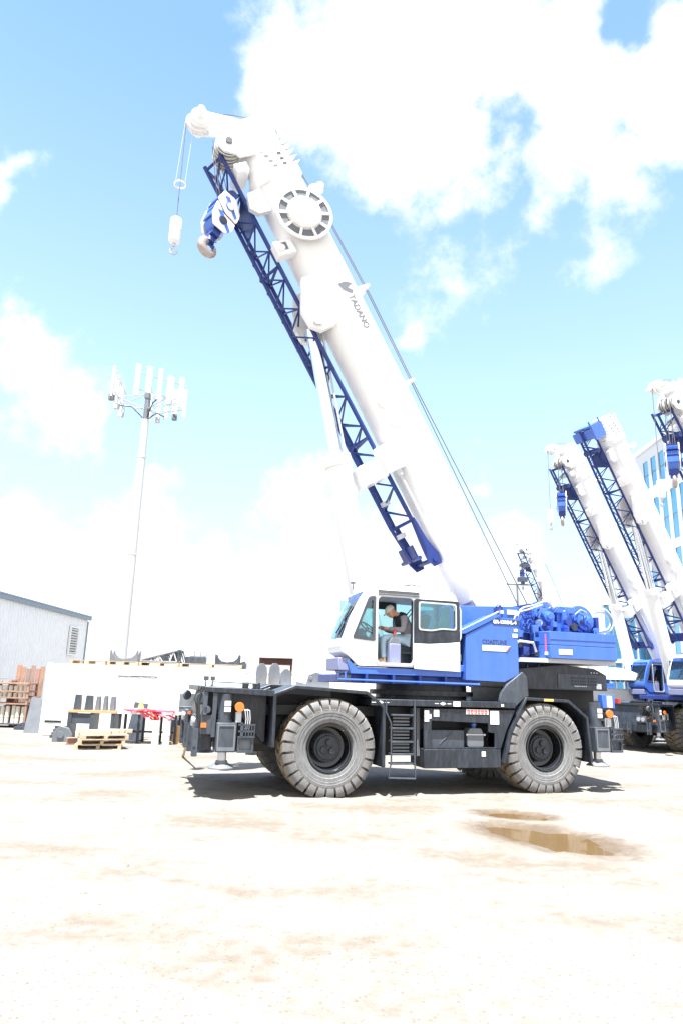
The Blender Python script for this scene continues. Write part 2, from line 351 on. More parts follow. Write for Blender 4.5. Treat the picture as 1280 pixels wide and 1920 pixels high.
def build_carrier(root, hi):
    # frame, decks, mudguards
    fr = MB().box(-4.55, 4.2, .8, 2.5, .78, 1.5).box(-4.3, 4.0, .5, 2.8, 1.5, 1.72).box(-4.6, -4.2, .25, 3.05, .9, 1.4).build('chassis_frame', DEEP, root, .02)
    MB().box(-1.62, 1.72, 0, 3.3, 1.74, 1.87).build('deck', BLACK, root, .012)
    fd = MB().prism([(-4.98, 1.93), (-4.98, 2.03), (-3.62, 1.99), (-3.62, 1.87)], .0, 3.3).build('front_deck', BLACK, root, .012)
    for y0 in (0, 2.42):
        y1 = y0+.88; o = 0 if y0 == 0 else .006
        MB().prism(strip([(-3.64, .92), (-3.64, 1.93), (-3.2, 2.10), (-1.70, 2.02), (-1.30, 1.72), (-1.30, .55)], .07), y0-.012, y1).build('mudguard', BLACK, root, .012)
        MB().prism(strip([(1.36, .62), (1.55, 1.28), (1.97, 1.98), (3.06, 1.95), (3.55, 1.58), (3.62, .62)], .07), y0-.012, y1).build('mudguard', BLACK, root, .012)
        MB().prism([(-3.75, 1.0), (-3.71, 1.0), (-3.71, 1.88), (-4.4, 1.9), (-4.4, 1.7)], y0+.35, y0+.4).build('front_gusset', BLACK, root)
    for y in (.92, 2.34):
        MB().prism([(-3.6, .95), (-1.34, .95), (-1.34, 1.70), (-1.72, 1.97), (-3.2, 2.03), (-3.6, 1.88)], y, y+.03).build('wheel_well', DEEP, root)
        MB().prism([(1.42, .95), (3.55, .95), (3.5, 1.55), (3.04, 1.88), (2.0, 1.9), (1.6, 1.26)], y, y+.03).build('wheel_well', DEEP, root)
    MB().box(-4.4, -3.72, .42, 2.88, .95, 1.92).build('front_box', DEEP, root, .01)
    # wheels
    for x in (-2.45, 2.44):
        for far in (0, 1):
            wz = link('wheel', WM[0], root); wz.location = (x, .402 if not far else 3.3-.402, .905); wz.rotation_euler = (0, rnd.uniform(0, .5), pi*far)
            if not far: wz.rotation_euler = (0, rnd.uniform(0, .25), 0)
            if hi and not far:                           # the two wheels in full view: every lug of the outer row by itself
                link('tyre', WM[1], wz); link('hub', WM[4], wz); link('inner_tread', INNER, wz)['kind'] = 'stuff'
                for k in range(27):
                    for nm, me in (('tread_lug', LUG1), ('shoulder_lug', LUG2)): link(nm, me, wz).rotation_euler = (0, -2*pi*k/27, 0)
            else:
                link('tyre', WM[1], wz); link('hub', WM[4], wz)
                for nm, me in (('tread', WM[2]), ('shoulder_tread', WM[3])): link(nm, me, wz)['kind'] = 'stuff'
        MB().cyl((x, .5, .905), (x, 2.8, .905), .16, n=16).lathe([(-.35, .2), (-.2, .34), (.2, .34), (.35, .2)], (x, 1.65, .905), (0, 1, 0), 20).build('axle', BLACK, root)
    # tool box and tanks between the wheels
    for y0, sgn in ((0, 1), (3.3, -1)):
        Y = lambda q: y0+sgn*q
        bx = MB().box(-.44, 1.34, min(Y(.03), Y(.75)), max(Y(.03), Y(.75)), .52, .90).build('lower_box', BLACK, root, .015)
        if sgn < 0:
            MB().box(-.44, 1.34, 2.5, 3.26, .9, 1.7).build('side_tank', BLACK, root, .02); continue
        MB().plate([(-.44, .905), (1.34, .905), (1.50, 1.30), (1.72, 1.70), (-.44, 1.70)], [[(-.27, .93), (1.2, .93), (1.2, 1.22), (1.05, 1.24), (1.05, 1.42), (-.27, 1.46)]], .03, .07).build('side_panel', BLACK, root, .006)
        MB().box(-.30, .53, .12, .5, .905, 1.27).build('hydraulic_tank', GREY, root, .015)
        MB().box(-.42, 1.33, .55, .6, .91, 1.70).build('recess_back', DEEP, root)
        MB().box(.53, 1.2, .1, .14, .905, .93).build('can_shelf', BLACK, root)
        can = MB().prism(roundpoly([(.60, .935), (.98, .935), (.98, 1.20), (.93, 1.31), (.66, 1.31), (.60, 1.20)], .04), .12, .36).build('reservoir', MIDGREY, root, .02)
        MB().cyl((.82, .24, 1.30), (.80, .24, 1.36), .045, n=12).cyl((.82, .24, 1.355), (.80, .24, 1.41), .065, .06, n=14).build('cap', BLUE, can)
        MB().box(.575, 1.01, .11, .118, 1.17, 1.19).cyl((.585, .10, 1.18), (.585, .12, 1.18), .022, n=8).cyl((1.0, .10, 1.18), (1.0, .12, 1.18), .022, n=8).build('clamp_strap', BRIGHT, can)
        MB().tube([(-.05, .115, .98), (.02, .112, 1.06), (.18, .112, 1.17), (.25, .112, 1.24)], .006, 5).build('hose', GREY, root)
        MB().box(-.62, -.46, .2, .34, .75, 1.7).cyl((-.58, .18, .75), (-.58, .18, 1.68), .022, n=8).cyl((-.52, .18, .75), (-.52, .18, 1.68), .022, n=8).build('pipe_bundle', MIDGREY, root)
        # access ladder
        ld = MB(); x0, x1 = -1.24, -.70
        ld.tube([(-1.30, -.02, 1.86), (-1.30, -.02, 1.62), (x0+.04, -.05, 1.40), (x0+.05, -.05, .62)], .018, 8)
        ld.tube([(x1+.03, -.02, 1.86), (x1+.02, -.05, .62)], .018, 8)
        ld.tube([(x0+.04, -.06, .64), (x0-.02, -.09, .36), (x1+.02, -.09, .34), (x1+.02, -.06, .64)], .02, 8)
        lad = ld.build('ladder', GREY, root)
        for z in (1.56, 1.30, 1.04, .80, .62): MB().box(x0+.06, x1, -.05, .16, z-.018, z+.018).build('ladder_step', GREY, lad, .004)
        for z in (1.44, 1.18, .93):
            for q in range(3): MB().box(x0+.12, x1-.06, .05, .08, z-.09+q*.065, z-.055+q*.065).build('step_grille_bar', MIDGREY, lad)
    # outriggers at four corners
    for x, rear in ((-4.52, 0), (3.86, 1)):
        for far in (0, 1):
            Y = (lambda q: q) if not far else (lambda q: 3.3-q)
            lo, hi_ = sorted((Y(-.06), Y(.32)))
            o = MB().box(x-.19, x+.19, lo, hi_, .84, 1.37).build('outrigger_box', GREY, root, .012)
            ys, yt = sorted((Y(-.072), Y(-.058)))
            MB().plate(rounded(x-.17, x+.17, .88, 1.34, .01), [rounded(x-.14, x+.14, .93, 1.31, .01)], ys, yt).build('outrigger_door_rim', MIDGREY, o)
            MB().box(x-.165, x+.165, ys-.002, yt, .865, .905).build('outrigger_lip', MIDGREY, o)
            jk = MB().cyl((x-.03, Y(.13), 1.37), (x-.03, Y(.13), 1.90), .13, n=20).cyl((x-.03, Y(.13), 1.37), (x-.03, Y(.13), 1.42), .15, n=20).build('jack_cylinder', GREY, root)
            MB().cyl((x-.03, Y(.13), .62), (x-.03, Y(.13), .86), .085, n=16).lathe([(.72-.10, .09), (.66-.0, .10)], (x-.03, Y(.13), 0), (0, 0, 1), 16).build('jack_rod', BRIGHT, jk)
            MB().lathe([(.54, .25), (.56, .25), (.575, .22), (.64, .12), (.68, .11), (.70, .0)], (x-.03, Y(.13), 0), (0, 0, 1), 28).build('float', MIDGREY, root)
            if not far:
                for k, (z0, z1) in enumerate(((1.57, 1.66), (1.68, 1.77))): MB().box(x-.06, x+.06, -.012, -.004, z0, z1).build('label', LABELW, jk)
                MB().lathe([(0, .03), (.0, .085), (.03, .092), (.05, .085), (.05, .035), (.02, .03)], (x+.22, -.08, 1.66), (0, 1, 0), 24).build('marker_lamp', ORANGE, root)
                MB().box(x+.17, x+.27, -.03, .06, 1.38, 1.56).build('lamp_bracket', LGREY, root)
                for k in range(3): MB().tube([(x+.28+k*.045, -.03, 1.62), (x+.33+k*.045, -.05, 1.60), (x+.36+k*.04, -.05, 1.45), (x+.35+k*.04, -.04, 1.25)], .01, 6).build('hydraulic_hose', LGREY, root)
                fr_ = MB().box(x+.26, x+.30, -.08, -.04, 1.12, 1.38)
                for z in (1.12, 1.22, 1.34): fr_.box(x+.22, x+.54, -.08, -.05, z-.014, z+.014)
                for q in range(5): fr_.box(x+.3+q*.055, x+.315+q*.055, -.08, -.06, 1.12, 1.34)
                fr_.build('valve_rack', GREY, root)
                MB().plate(rounded(x+.22, x+.53, .83, 1.10, .01), [rounded(x+.26, x+.49, .88, 1.06, .01)], -.05, .22).build('step_box', GREY, root)
                MB().box(x+.255, x+.495, .0, .1, .875, 1.065).build('step_tread', MIDGREY if rear == 0 else GREY, root)
    # front bumper and hook gear
    nb = MB().box(-5.02, -4.75, .2, 3.1, .85, 1.15).build('front_bumper', BLACK, root, .02)
    MB().prism([(-5.0, 1.15), (-4.72, 1.15), (-4.72, 1.95), (-4.86, 1.95)], .6, 2.7).build('front_grille', BLACK, root, .01)
    for y, q in ((.22, -.8), (3.05, .8)): MB().lathe([(0, .10), (.04, .115), (.06, .09), (.06, .0)], (-5.0, y, 1.80), (-.6, q, 0), 20).build('mirror', GREY, root)
    for y in (.55, 2.75):
        MB().box(-5.08, -4.98, y-.24, y+.24, 1.22, 1.5).build('headlight_box', GREY, root, .015)
        MB().cyl((-5.12, y-.1, 1.36), (-5.06, y-.1, 1.36), .09, n=16).cyl((-5.12, y+.12, 1.36), (-5.06, y+.12, 1.36), .09, n=16).build('headlight', BRIGHT, root)
        MB().box(-5.03, -4.97, y-.30, y-.24, 1.40, 1.46).build('turn_signal', ORANGE, root)
    for y in (.12, 1.1, 1.9, 2.9):
        MB().box(-5.12, -5.02, y, y+.04, .75, 1.25).box(-5.12, -5.02, y+.12, y+.16, .75, 1.25).cyl((-5.08, y, .9), (-5.08, y+.16, .9), .03, n=10).build('tow_lug', GREY, root)
    g = MB()
    for k in range(9):
        y = .06+k*.07; g.tube([(-4.98-.02*(k % 3), y, 2.02-.05*(k % 2)), (-5.06-.03*(k % 2), y+.02, 1.8), (-5.04, y-.03, 1.55), (-5.02, y+.04, 1.3), (-4.98, y, 1.1)], .014, 5)
    g.build('front_hoses', DARKRUB, root)
    MB().box(-5.0, -4.78, .05, .3, 1.15, 1.5).box(-4.99, -4.9, .02, .06, 1.5, 1.95).box(-4.8, -4.72, .02, .08, 1.1, 1.95).cyl((-4.9, .02, 1.6), (-4.9, .2, 1.6), .07, n=14).build('front_valve_block', GREY, root, .008)
    MB().box(-5.0, -4.9, -.01, .03, 1.28, 1.36).build('side_marker', ORANGE, root)
    lamp = MB().tube([(-4.95, .15, 2.03), (-4.95, .15, 2.16)], .012, 6).box(-4.99, -4.9, .11, .2, 2.14, 2.22).tube([(-4.82, .15, 2.03), (-4.82, .15, 2.16)], .012, 6).box(-4.86, -4.78, .11, .2, 2.14, 2.22)
    lamp.build('deck_lamps', GREY, root)
    MB().tube([(-4.85, .1, 2.02), (-4.85, .1, 2.12), (-3.95, .1, 2.10), (-3.95, .1, 2.0)], .014, 6).build('deck_rail', GREY, root)
    MB().box(-4.2, -4.08, .3, .42, 2.0, 2.13).box(-3.98, -3.84, .35, .5, 2.0, 2.12).build('deck_bollard', BLACK, root, .01)
    # rear engine hood
    eh = MB().prism([(2.02, 2.16), (4.54, 2.16), (4.54, 2.52), (4.25, 2.66), (3.3, 2.74), (2.2, 2.62), (1.98, 2.45)], .55, 2.75).build('engine_hood', BLACK, root, .02)
    MB().box(1.9, 4.4, .9, 2.4, 1.5, 2.17).build('engine_bay', DEEP, root)
    MB().box(3.18, 4.50, .535, .549, 2.18, 2.52).build('grille_panel', GREY, eh)
    for q in range(3):
        for xa, xb in ((3.55, 3.92), (4.0, 4.24)): MB().box(xa, xb, .520, .534, 2.28+q*.07, 2.315+q*.07).build('vent_louvre', BLACK, eh)
    MB().box(4.22, 4.36, .525, .534, 2.2, 2.32).build('label', LABELW, eh)
    for q in range(7): MB().box(3.62+q*.05, 3.65+q*.05, .528, .534, 2.245, 2.262).build('plate_mark', LABELW, eh)
    for xx in (2.42, 2.72): MB().prism([(xx-.03, 2.64), (xx+.03, 2.64), (xx, 2.74)], .6, .66).build('hood_pin', BLACK, eh)
    for q in range(3): MB().cyl((4.1+q*.08, .55, 2.57), (4.1+q*.08, .53, 2.57), .012, n=6).build('hood_bolt', LABELW, eh)
    MB().prism([(1.36, 1.88), (1.40, 2.04), (1.55, 2.24), (1.95, 2.52), (2.05, 2.42), (2.08, 2.0), (2.0, 1.98), (1.70, 1.74), (1.5, 1.74)], .05, .14).build('rear_bracket', GREY, root, .01)
    MB().box(-4.4, -3.9, .3, 3.0, 1.3, 1.34).build('front_step', GREY, root)
    MB().box(4.15, 4.4, .3, 3.0, .95, 1.5).build('rear_bumper', BLACK, root, .02)
    MB().box(4.06, 4.4, .14, .3, 1.78, 2.08).build('rear_lamp_box', BLUE, root, .01)
    MB().box(4.18, 4.28, .08, .139, 1.80, 2.05).build('rear_lamp', LABELW, root)
    MB().box(4.46, 4.52, .1, .2, 1.9, 2.0).build('rear_lamp_red', RED, root)
    MB().cyl((3.8, .3, 1.68), (4.4, .3, 1.62), .1, n=14).build('rear_cylinder', BLACK, root)
    # slew ring
    MB().cyl((.2, 1.65, 1.72), (.2, 1.65, 2.18), 1.05, n=40).cyl((.2, 1.65, 1.95), (.2, 1.65, 2.05), 1.2, n=40).build('slew_ring', BLACK, root)
    if not hi: return
    for a in ((-.43,-.33,1.60,1.66),(-.43,-.28,1.50,1.59),(-.43,-.33,1.44,1.49),(-.22,-.10,1.54,1.68),(1.10,1.31,1.40,1.68)): sign_plate('label', LABELW, root, *a, y=.022)
    wl = sign_plate('warning_label', LABELW, root, .53, 1.06, 1.60, 1.70, y=.022)
    for q in range(6): MB().plate(rounded(.555+q*.082, .615+q*.082, 1.615, 1.685, .01), [rounded(.572+q*.082, .598+q*.082, 1.63, 1.665, .006)], .016, .0215).build('red_mark', RED, wl)
    sign_plate('label', LABELW, root, .22, .38, 1.755, 1.855)
    sign_plate('label', LABELW, root, 1.36, 1.42, 1.77, 1.82)
    sign_plate('label', LABELW, root, .88, .97, .75, .85, y=.022)
    for xx in (-1.42, -.02):
        MB().prism([(xx-.07, 1.805), (xx, 1.77), (xx+.07, 1.805), (xx, 1.84)], -.006, -.001).box(xx+.1, xx+.19, -.006, -.001, 1.798, 1.812).box(xx-.19, xx-.1, -.006, -.001, 1.798, 1.812).build('centre_mark', LABELW, root)
    MB().box(2.42, 2.66, -.02, -.013, 1.905, 1.955).build('reflector', YELLOW, root)

def build_upper(root, be, hi, cabmat, head=True):
    W = WHITE
    # turntable under the cab and boom foot
    tt = MB().box(-1.95, 1.0, .35, 2.9, 2.18, 2.36).prism([(-.4, 2.36), (3.1, 2.5), (3.1, 2.9), (-.4, 2.9)], .95, 2.35).build('turntable', NAVY, root, .015)
    MB().prism([(-2.02, 2.36), (.5, 2.36), (.5, 2.5), (-1.9, 2.5), (-2.02, 2.62), (-2.1, 2.62)], .17, 1.2).build('cab_sill', BLUE, root, .01)
    MB().box(-2.28, -2.02, .2, 1.1, 2.42, 2.68).build('step_locker', LILAC, root, .015)
    MB().tube([(-2.3, .1, 2.36), (-2.3, .1, 2.24), (.9, .1, 2.22)], .022, 8).tube([(-2.15, .1, 2.4), (-2.15, .1, 2.24)], .02, 8).build('cab_rail', BLUE, root)
    for xx in (-1.7, -1.1, -.5, .1): MB().box(xx, xx+.05, .14, .34, 2.19, 2.36).build('turntable_rib', NAVY, root)
    for ya in (.98, 2.22):
        MB().prism([(.35, 2.4), (.35, 3.95), (.55, 4.0), (2.45, 4.08), (2.85, 3.9), (3.1, 3.2), (3.1, 2.6), (1.8, 2.4)], ya, ya+.1).build('boom_bracket', BLUE, root, .01)
    MB().box(1.98, 2.03, .96, .98, 3.3, 4.05).build('bracket_seam', NAVY, root)
    hb = MB().prism([(.57, 2.31), (1.55, 2.29), (1.90, 2.46), (1.90, 3.68), (1.45, 3.70), (.60, 3.28)], .12, .95).build('machinery_cover', BLUE, root, .012)
    MB().prism([(.40, 3.28), (.60, 3.30), (1.45, 3.72), (1.48, 3.76), (1.30, 3.76), (.40, 3.34)], .1, .6).build('cover_hood', BLUE, root, .01)
    MB().tube([(.45, .13, 3.34), (.9, .13, 3.56), (1.42, .13, 3.82), (1.5, .3, 3.9)], .02, 8).build('handrail', LGREY, root)
    MB().box(.46, .56, .3, .9, 2.35, 3.25).build('cover_recess', BLACK, root)
    for k, (z0, z1) in enumerate(((3.0, 3.2), (2.7, 2.85), (2.48, 2.62))): MB().box(.44, .5+.04*k, .2, .5, z0, z1).build('control_valve', (LGREY, MIDGREY, BLUE)[k], root, .01)
    if hi:
        pl = MB().box(1.26, 1.93, .108, .118, 3.545, 3.655).build('model_plate', INK, hb)
        text_mesh('GR-1300XL-4', .105, .001, lambda u, v, q: (1.275+u, .106-q, 3.562+v), 'lettering', LABELW, pl, .0045, .98)
        text_mesh('COASTLINE', .135, .001, lambda u, v, q: (1.0+u, .118-q, 3.10+v), 'lettering', INK, hb, .004, .86)
        pw = MB().prism([(1.0, 2.95), (1.60, 2.95), (1.70, 3.07), (1.0, 3.07)], .112, .119).build('company_panel', LABELW, hb)
        MB().prism([(1.57, 2.95), (1.60, 2.95), (1.69, 3.06), (1.66, 3.06)], .106, .111).build('slash_mark', ORANGE, pw)
        for a in ((1.76,1.89,3.27,3.35),(1.8,1.89,3.4,3.46)): MB().box(a[0], a[1], .113, .119, a[2], a[3]).build('label', LABELW, hb)
        MB().box(1.48, 1.6, .2, .26, 3.8, 3.87).build('label', LABELW, root)
        MB().box(1.4, 1.46, .14, .3, 3.72, 3.92).cyl((1.44, .2, 3.92), (1.5, .2, 3.98), .05, n=10).build('work_lamp', NAVY, root)
        MB().box(2.15, 2.42, .962, .978, 3.88, 3.99).build('label', LABELW, root)
    # counterweight
    cw = MB().prism([(2.62, .75), (2.80, .22), (4.62, .22), (4.80, .5), (4.80, 2.8), (4.62, 3.08), (2.8, 3.08), (2.62, 2.55)], 2.86, 3.155, 'z').build('counterweight', BLUE, root, .012)
    MB().prism([(2.62, .75), (2.80, .22), (4.60, .22), (4.78, .5), (4.78, 2.8), (4.60, 3.08), (2.8, 3.08), (2.62, 2.55)], 3.165, 3.47, 'z').build('counterweight_slab', BLUE, cw, .012)
    MB().box(2.8, 4.6, .212, .219, 3.28, 3.287).build('slab_groove', NAVY, cw)
    MB().box(3.02, 3.38, .212, .219, 2.95, 3.07).build('label', LABELW, cw)
    MB().box(2.73, 2.75, .3, .33, 3.0, 3.4).build('red_tag', PINK, cw); MB().box(2.7, 2.78, .29, .31, 2.93, 3.0).build('tag_end', LABELW, cw)
    MB().prism([(1.9, .5), (2.62, .3), (4.75, .45), (4.75, 2.85), (2.62, 3.0), (1.9, 2.8)], 2.76, 2.855, 'z').build('support_plate', LGREY, root)
    # winches and their hydraulics
    for k, (xc, zc) in enumerate(((3.05, 3.85), (4.15, 3.80))):
        wd = MB().cyl((xc, .95, zc), (xc, 2.35, zc), .26, n=24).build('winch_drum', ROPE, root)
        for y in (.93, 2.33): MB().lathe([(0, .0), (0, .40), (.04, .40), (.04, .0)], (xc, y, zc), (0, 1, 0), 28).build('drum_flange', BLUE, wd)
        MB().lathe([(0, .32), (.05, .32), (.05, .26), (.09, .26), (.09, .29), (.14, .29), (.15, .2), (.2, .2), (.2, .23), (.24, .23), (.25, .14), (.34, .13), (.36, .08), (.4, .07)], (xc, .93, zc), (0, -1, 0), 10).build('winch_motor', BLUE, root, 0, 25)
        mb = MB()
        for q in range(8): a = 2*pi*q/8; mb.cyl((xc+.23*cos(a), .80, zc+.23*sin(a)), (xc+.23*cos(a), .74, zc+.23*sin(a)), .03, n=6)
        mb.build('motor_bolts', NAVY, root)
        MB().box(xc-.42, xc-.36, .75, 2.4, 3.47, zc+.3).box(xc+.34, xc+.42, .75, 2.4, 3.47, zc+.12).build('winch_frame', NAVY, root, .01)
    MB().box(2.75, 4.5, 1.0, 1.05, 3.48, 3.9).build('winch_gap_shade', DEEP, root)  # added dark sheet, stands in for shade in the gaps between winches
    MB().box(3.36, 3.76, .72, .9, 3.47, 4.1).cyl((3.56, .7, 3.5), (3.56, .7, 4.02), .1, n=14).build('winch_post', BLUE, root, .015)
    MB().box(3.30, 3.85, .66, 1.2, 3.95, 4.12).build('winch_cap', BLUE, root, .02)
    hs = [[(2.1, .5, 3.6), (2.2, .45, 3.95), (2.6, .5, 4.08), (3.0, .6, 4.2), (3.25, .7, 4.05)], [(2.05, .6, 3.5), (2.15, .55, 3.85), (2.5, .6, 3.98), (2.9, .62, 4.12)],
          [(4.3, .5, 4.06), (4.55, .45, 4.08), (4.75, .45, 3.85), (4.7, .5, 3.6), (4.35, .6, 3.5)], [(4.3, .55, 4.0), (4.52, .5, 4.02), (4.68, .5, 3.82), (4.62, .5, 3.62), (4.3, .6, 3.54)]]
    for p in hs:
        q = []
        for i in range(len(p)-1):
            a, b_ = Vector(p[i]), Vector(p[i+1]); pa = Vector(p[max(i-1, 0)]); pb = Vector(p[min(i+2, len(p)-1)])
            for t in (0, .25, .5, .75):
                q.append(.5*((2*a)+(-pa+b_)*t+(2*pa-5*a+4*b_-pb)*t*t+(-pa+3*a-3*b_+pb)*t**3))
        q.append(Vector(p[-1])); MB().tube([tuple(x) for x in q], .022, 7).build('hydraulic_hose', LGREY, root)
    rw = random.Random(9)
    for k in range(18):
        x = 2.6+rw.random()*2.0; z = 3.55+rw.random()*.5; y = .55+rw.random()*.25; a = .05+.09*rw.random()
        if k % 3 == 0: MB().cyl((x, y, z), (x, y-.1, z), a*.7, n=10).build('fitting', (NAVY, BLUE, LGREY, BLACK)[k % 4], root)
        elif k % 3 == 1: MB().box(x, x+a*1.4, y-.1, y+.1, z, z+a).build('valve_body', (BLUE, BLUE, NAVY, BLUE)[k % 4], root, .006)
        else: MB().tube([(x, y-.06, z), (x+a, y-.12, z+a), (x+2.5*a, y-.1, z+.5*a), (x+3*a, y-.05, z-a)], .014, 6).build('hydraulic_pipe', (BLUE, LGREY, NAVY, BLACK)[k % 4], root)
    r2 = random.Random(4)
    for k in range(16):
        x = 2.05+r2.random()*.75; z = 3.45+r2.random()*.4; y = .35+r2.random()*.4
        MB().tube([(x, y, z), (x+.05, y, z+.12), (x+.3*r2.random(), y+.02, z+.14), (x+.32, y+.05, z-.12)], .016, 6).build('hydraulic_pipe', BLUE if k % 3 else NAVY, root)
    for k in range(8):
        x = 2.0+r2.random()*.6; z = 2.9+r2.random()*.55; a = .08+.1*r2.random(); MB().box(x, x+a, .5, .7, z, z+a*1.2).build('valve_block', (NAVY, BLUE, BLACK)[k % 3], root, .008)
    MB().tube([(1.95, .4, 2.9), (1.97, .38, 3.15), (2.1, .38, 3.22), (2.5, .45, 3.2), (2.6, .5, 3.0)], .03, 8).build('pipe', LGREY, root)
    MB().box(1.95, 2.6, .75, .95, 2.86, 3.45).build('valve_backing', NAVY, root)

    # ---- cab
    outer = [(-2.22,2.80),(-2.25,2.92),(-2.22,3.08),(-2.06,3.52),(-1.86,3.92),(-1.74,4.10),(-1.6,4.2),(-1.4,4.245),(-.6,4.26),(.2,4.2),(.36,4.13),(.44,3.98),(.44,2.53),(-1.86,2.53),(-2.10,2.74)]
    front_win = roundpoly([(-1.97,3.12),(-1.55,3.08),(-1.53,3.96),(-1.66,3.92)], .06)
    door_gap = rounded(-1.46, -.62, 2.6, 4.0, .1)
    rear_win = rounded(-.53, .33, 3.2, 3.9, .08)
    cab = MB().plate(outer, [front_win, door_gap, rear_win], .15, .21).build('cab', cabmat, root, .008)
    MB().plate(outer, [roundpoly([(-1.98,3.1),(.3,3.05),(.3,3.95),(-1.66,3.98)], .08)], 1.08, 1.14).build('far_wall', cabmat, cab)
    top = [(-1.74,4.1),(-1.6,4.2),(-1.4,4.245),(-.6,4.26),(.2,4.2),(.36,4.13),(.44,3.98)]
    MB().prism(strip(top, .05), .211, 1.079).build('roof', cabmat, cab)
    MB().box(.40, .44, .211, 1.079, 2.53, 3.3).box(.40, .44, .211, .30, 3.3, 3.97).box(.40, .44, .99, 1.079, 3.3, 3.97).build('rear_wall', cabmat, cab)
    MB().box(-1.95, .40, .211, 1.079, 2.53, 2.58).build('cab_floor', LGREY, cab)
    MB().prism([(-2.22,2.80),(-2.25,2.92),(-2.22,3.08),(-2.18,3.08),(-1.84,2.56),(-2.10,2.74)], .211, 1.079).build('front_panel', cabmat, cab)
    MB().prism(strip([(-2.22,3.085),(-2.06,3.52),(-1.86,3.92),(-1.75,4.085)], .018), .22, 1.07).build('windscreen', GLASS, cab)
    MB().tube([(-2.25,.4,3.1),(-2.15,.42,3.35),(-2.06,.6,3.58)], .01, 6).tube([(-2.22,.62,3.2),(-2.11,.5,3.45),(-1.96,.4,3.78)], .014, 5).build('wiper', BLACK, cab)
    MB().box(-1.84, -1.78, .25, 1.05, 3.93, 4.04).build('sun_visor', BLUE, cab)
    fo = roundpoly([(-2.01,3.08),(-1.5,3.04),(-1.49,4.0),(-1.66,3.98)], .06)
    MB().plate(fo, [roundpoly([(-1.93,3.15),(-1.57,3.12),(-1.56,3.91),(-1.63,3.89)], .05)], .138, .149).build('window_seal', GREY, cab)
    MB().prism(front_win, .175, .183).build('front_side_glass', GLASS, cab)
    MB().prism(rear_win, .175, .183).build('rear_side_glass', GLASS, cab)
    MB().box(-2.0, .3, 1.105, 1.112, 3.06, 3.97).build('far_glass', GLASS, cab)
    MB().plate(rounded(-1.50, -.58, 2.56, 4.04, .12), [rounded(-1.45, -.63, 2.61, 3.99, .09)], .128, .149).build('door_seal', LGREY, cab)
    dr = MB().prism([(-.64,2.50),(.43,2.47),(.43,3.10),(.1,3.06),(-.3,3.03),(-.64,3.03)], .07, .105).build('sliding_door', cabmat, cab, .008)
    MB().plate([(-.64,3.035),(-.3,3.035),(.1,3.065),(.43,3.105),(.43,3.95),(.40,3.98),(-.60,3.98),(-.64,3.95)], [roundpoly([(-.52,3.34),(-.24,3.33),(0,3.38),(.33,3.37),(.33,3.9),(-.52,3.91)], .06)], .072, .103).build('door_window_frame', BLACK, dr)
    MB().prism(roundpoly([(-.55,3.31),(-.22,3.30),(.02,3.35),(.36,3.34),(.36,3.92),(-.55,3.93)], .06), .092, .098).build('door_glass', GLASS, dr)
    MB().plate(roundpoly([(-.545,3.315),(-.23,3.305),(.01,3.355),(.355,3.345),(.355,3.925),(-.545,3.935)], .06), [roundpoly([(-.515,3.345),(-.24,3.335),(0,3.385),(.325,3.375),(.325,3.895),(-.515,3.905)], .06)], .062, .071).build('window_trim', LGREY, dr)
    MB().prism([(.0,3.38),(.32,3.38),(.32,3.88),(.17,3.88)], .30, .33).build('side_pillar', LABELW, cab)
    for z in (4.03, 4.075, 4.11): MB().box(-1.45, -.5, .118, .149, z, z+.016).build('door_rail', GREY, cab)
    MB().tube([(.43,.12,3.1),(.47,.1,3.2),(.47,.1,3.8),(.43,.12,3.9)], .018, 7).build('grab_handle', LGREY, cab)
    # inside the cab
    seat = MB().prism([(-1.0,2.82),(-.35,2.82),(-.33,2.98),(-.98,3.0)], .4, .92).build('seat', TEAL, cab, .03)
    MB().prism([(-.46,2.98),(-.3,2.98),(-.08,3.66),(-.2,3.72)], .42, .9).build('backrest', TEAL, seat, .03)
    MB().box(-.85, -.45, .5, .85, 2.58, 2.82).build('seat_base', BLACK, seat)
    MB().box(-1.14, -.88, .24, .40, 2.58, 3.02).build('side_console', LILAC, cab, .02)
    MB().prism([(-1.14,3.021),(-.88,3.021),(-.92,3.12),(-1.08,3.14)], .25, .39).cyl((-1.02,.32,3.1), (-1.0,.32,3.3), .015, n=8).build('console_top', MIDGREY, cab, .01)
    MB().cyl((-1.0,.32,3.2), (-.99,.32,3.33), .03, .022, n=10).build('lever_grip', RED, cab)
    MB().prism([(-2.1,2.85),(-1.75,2.75),(-1.62,3.15),(-1.72,3.32),(-2.1,3.2)], .3, 1.05).build('dashboard', GREY, cab, .02)
    st = MB(); c0 = Vector((-1.5,.62,3.35)); nn = Vector((.6,0,.8)); a_ = Vector((0,1,0)); b2 = nn.cross(a_)
    st.tube([tuple(c0+a_*(.19*cos(t*pi/12))+b2*(.19*sin(t*pi/12))) for t in range(24)], .018, 8, True).cyl(tuple(c0), tuple(c0-nn*.4), .03, n=8)
    for t in (0, 2.1, 4.2): st.cyl(tuple(c0), tuple(c0+a_*(.18*cos(t))+b2*(.18*sin(t))), .014, n=6)
    st.build('steering_wheel', BLACK, cab)
    MB().box(-1.4, -.75, .95, 1.05, 3.82, 3.98).build('overhead_display', TEAL, cab, .01)
    MB().box(-.75, -.69, 1.0, 1.075, 3.0, 3.98).build('far_pillar', GREY, cab)
    MB().box(-.62, -.56, .22, .3, 2.6, 3.98).build('door_post', BLACK, cab)
    MB().tube([(-.9,1.0,3.9),(-.74,1.0,3.8),(-.72,1.0,3.4)], .012, 6).tube([(-.6,.95,3.55),(-.35,.95,3.85)], .012, 6).tube([(-.55,.95,3.5),(-.3,.95,3.8)], .012, 6).build('cable', BLACK, cab)
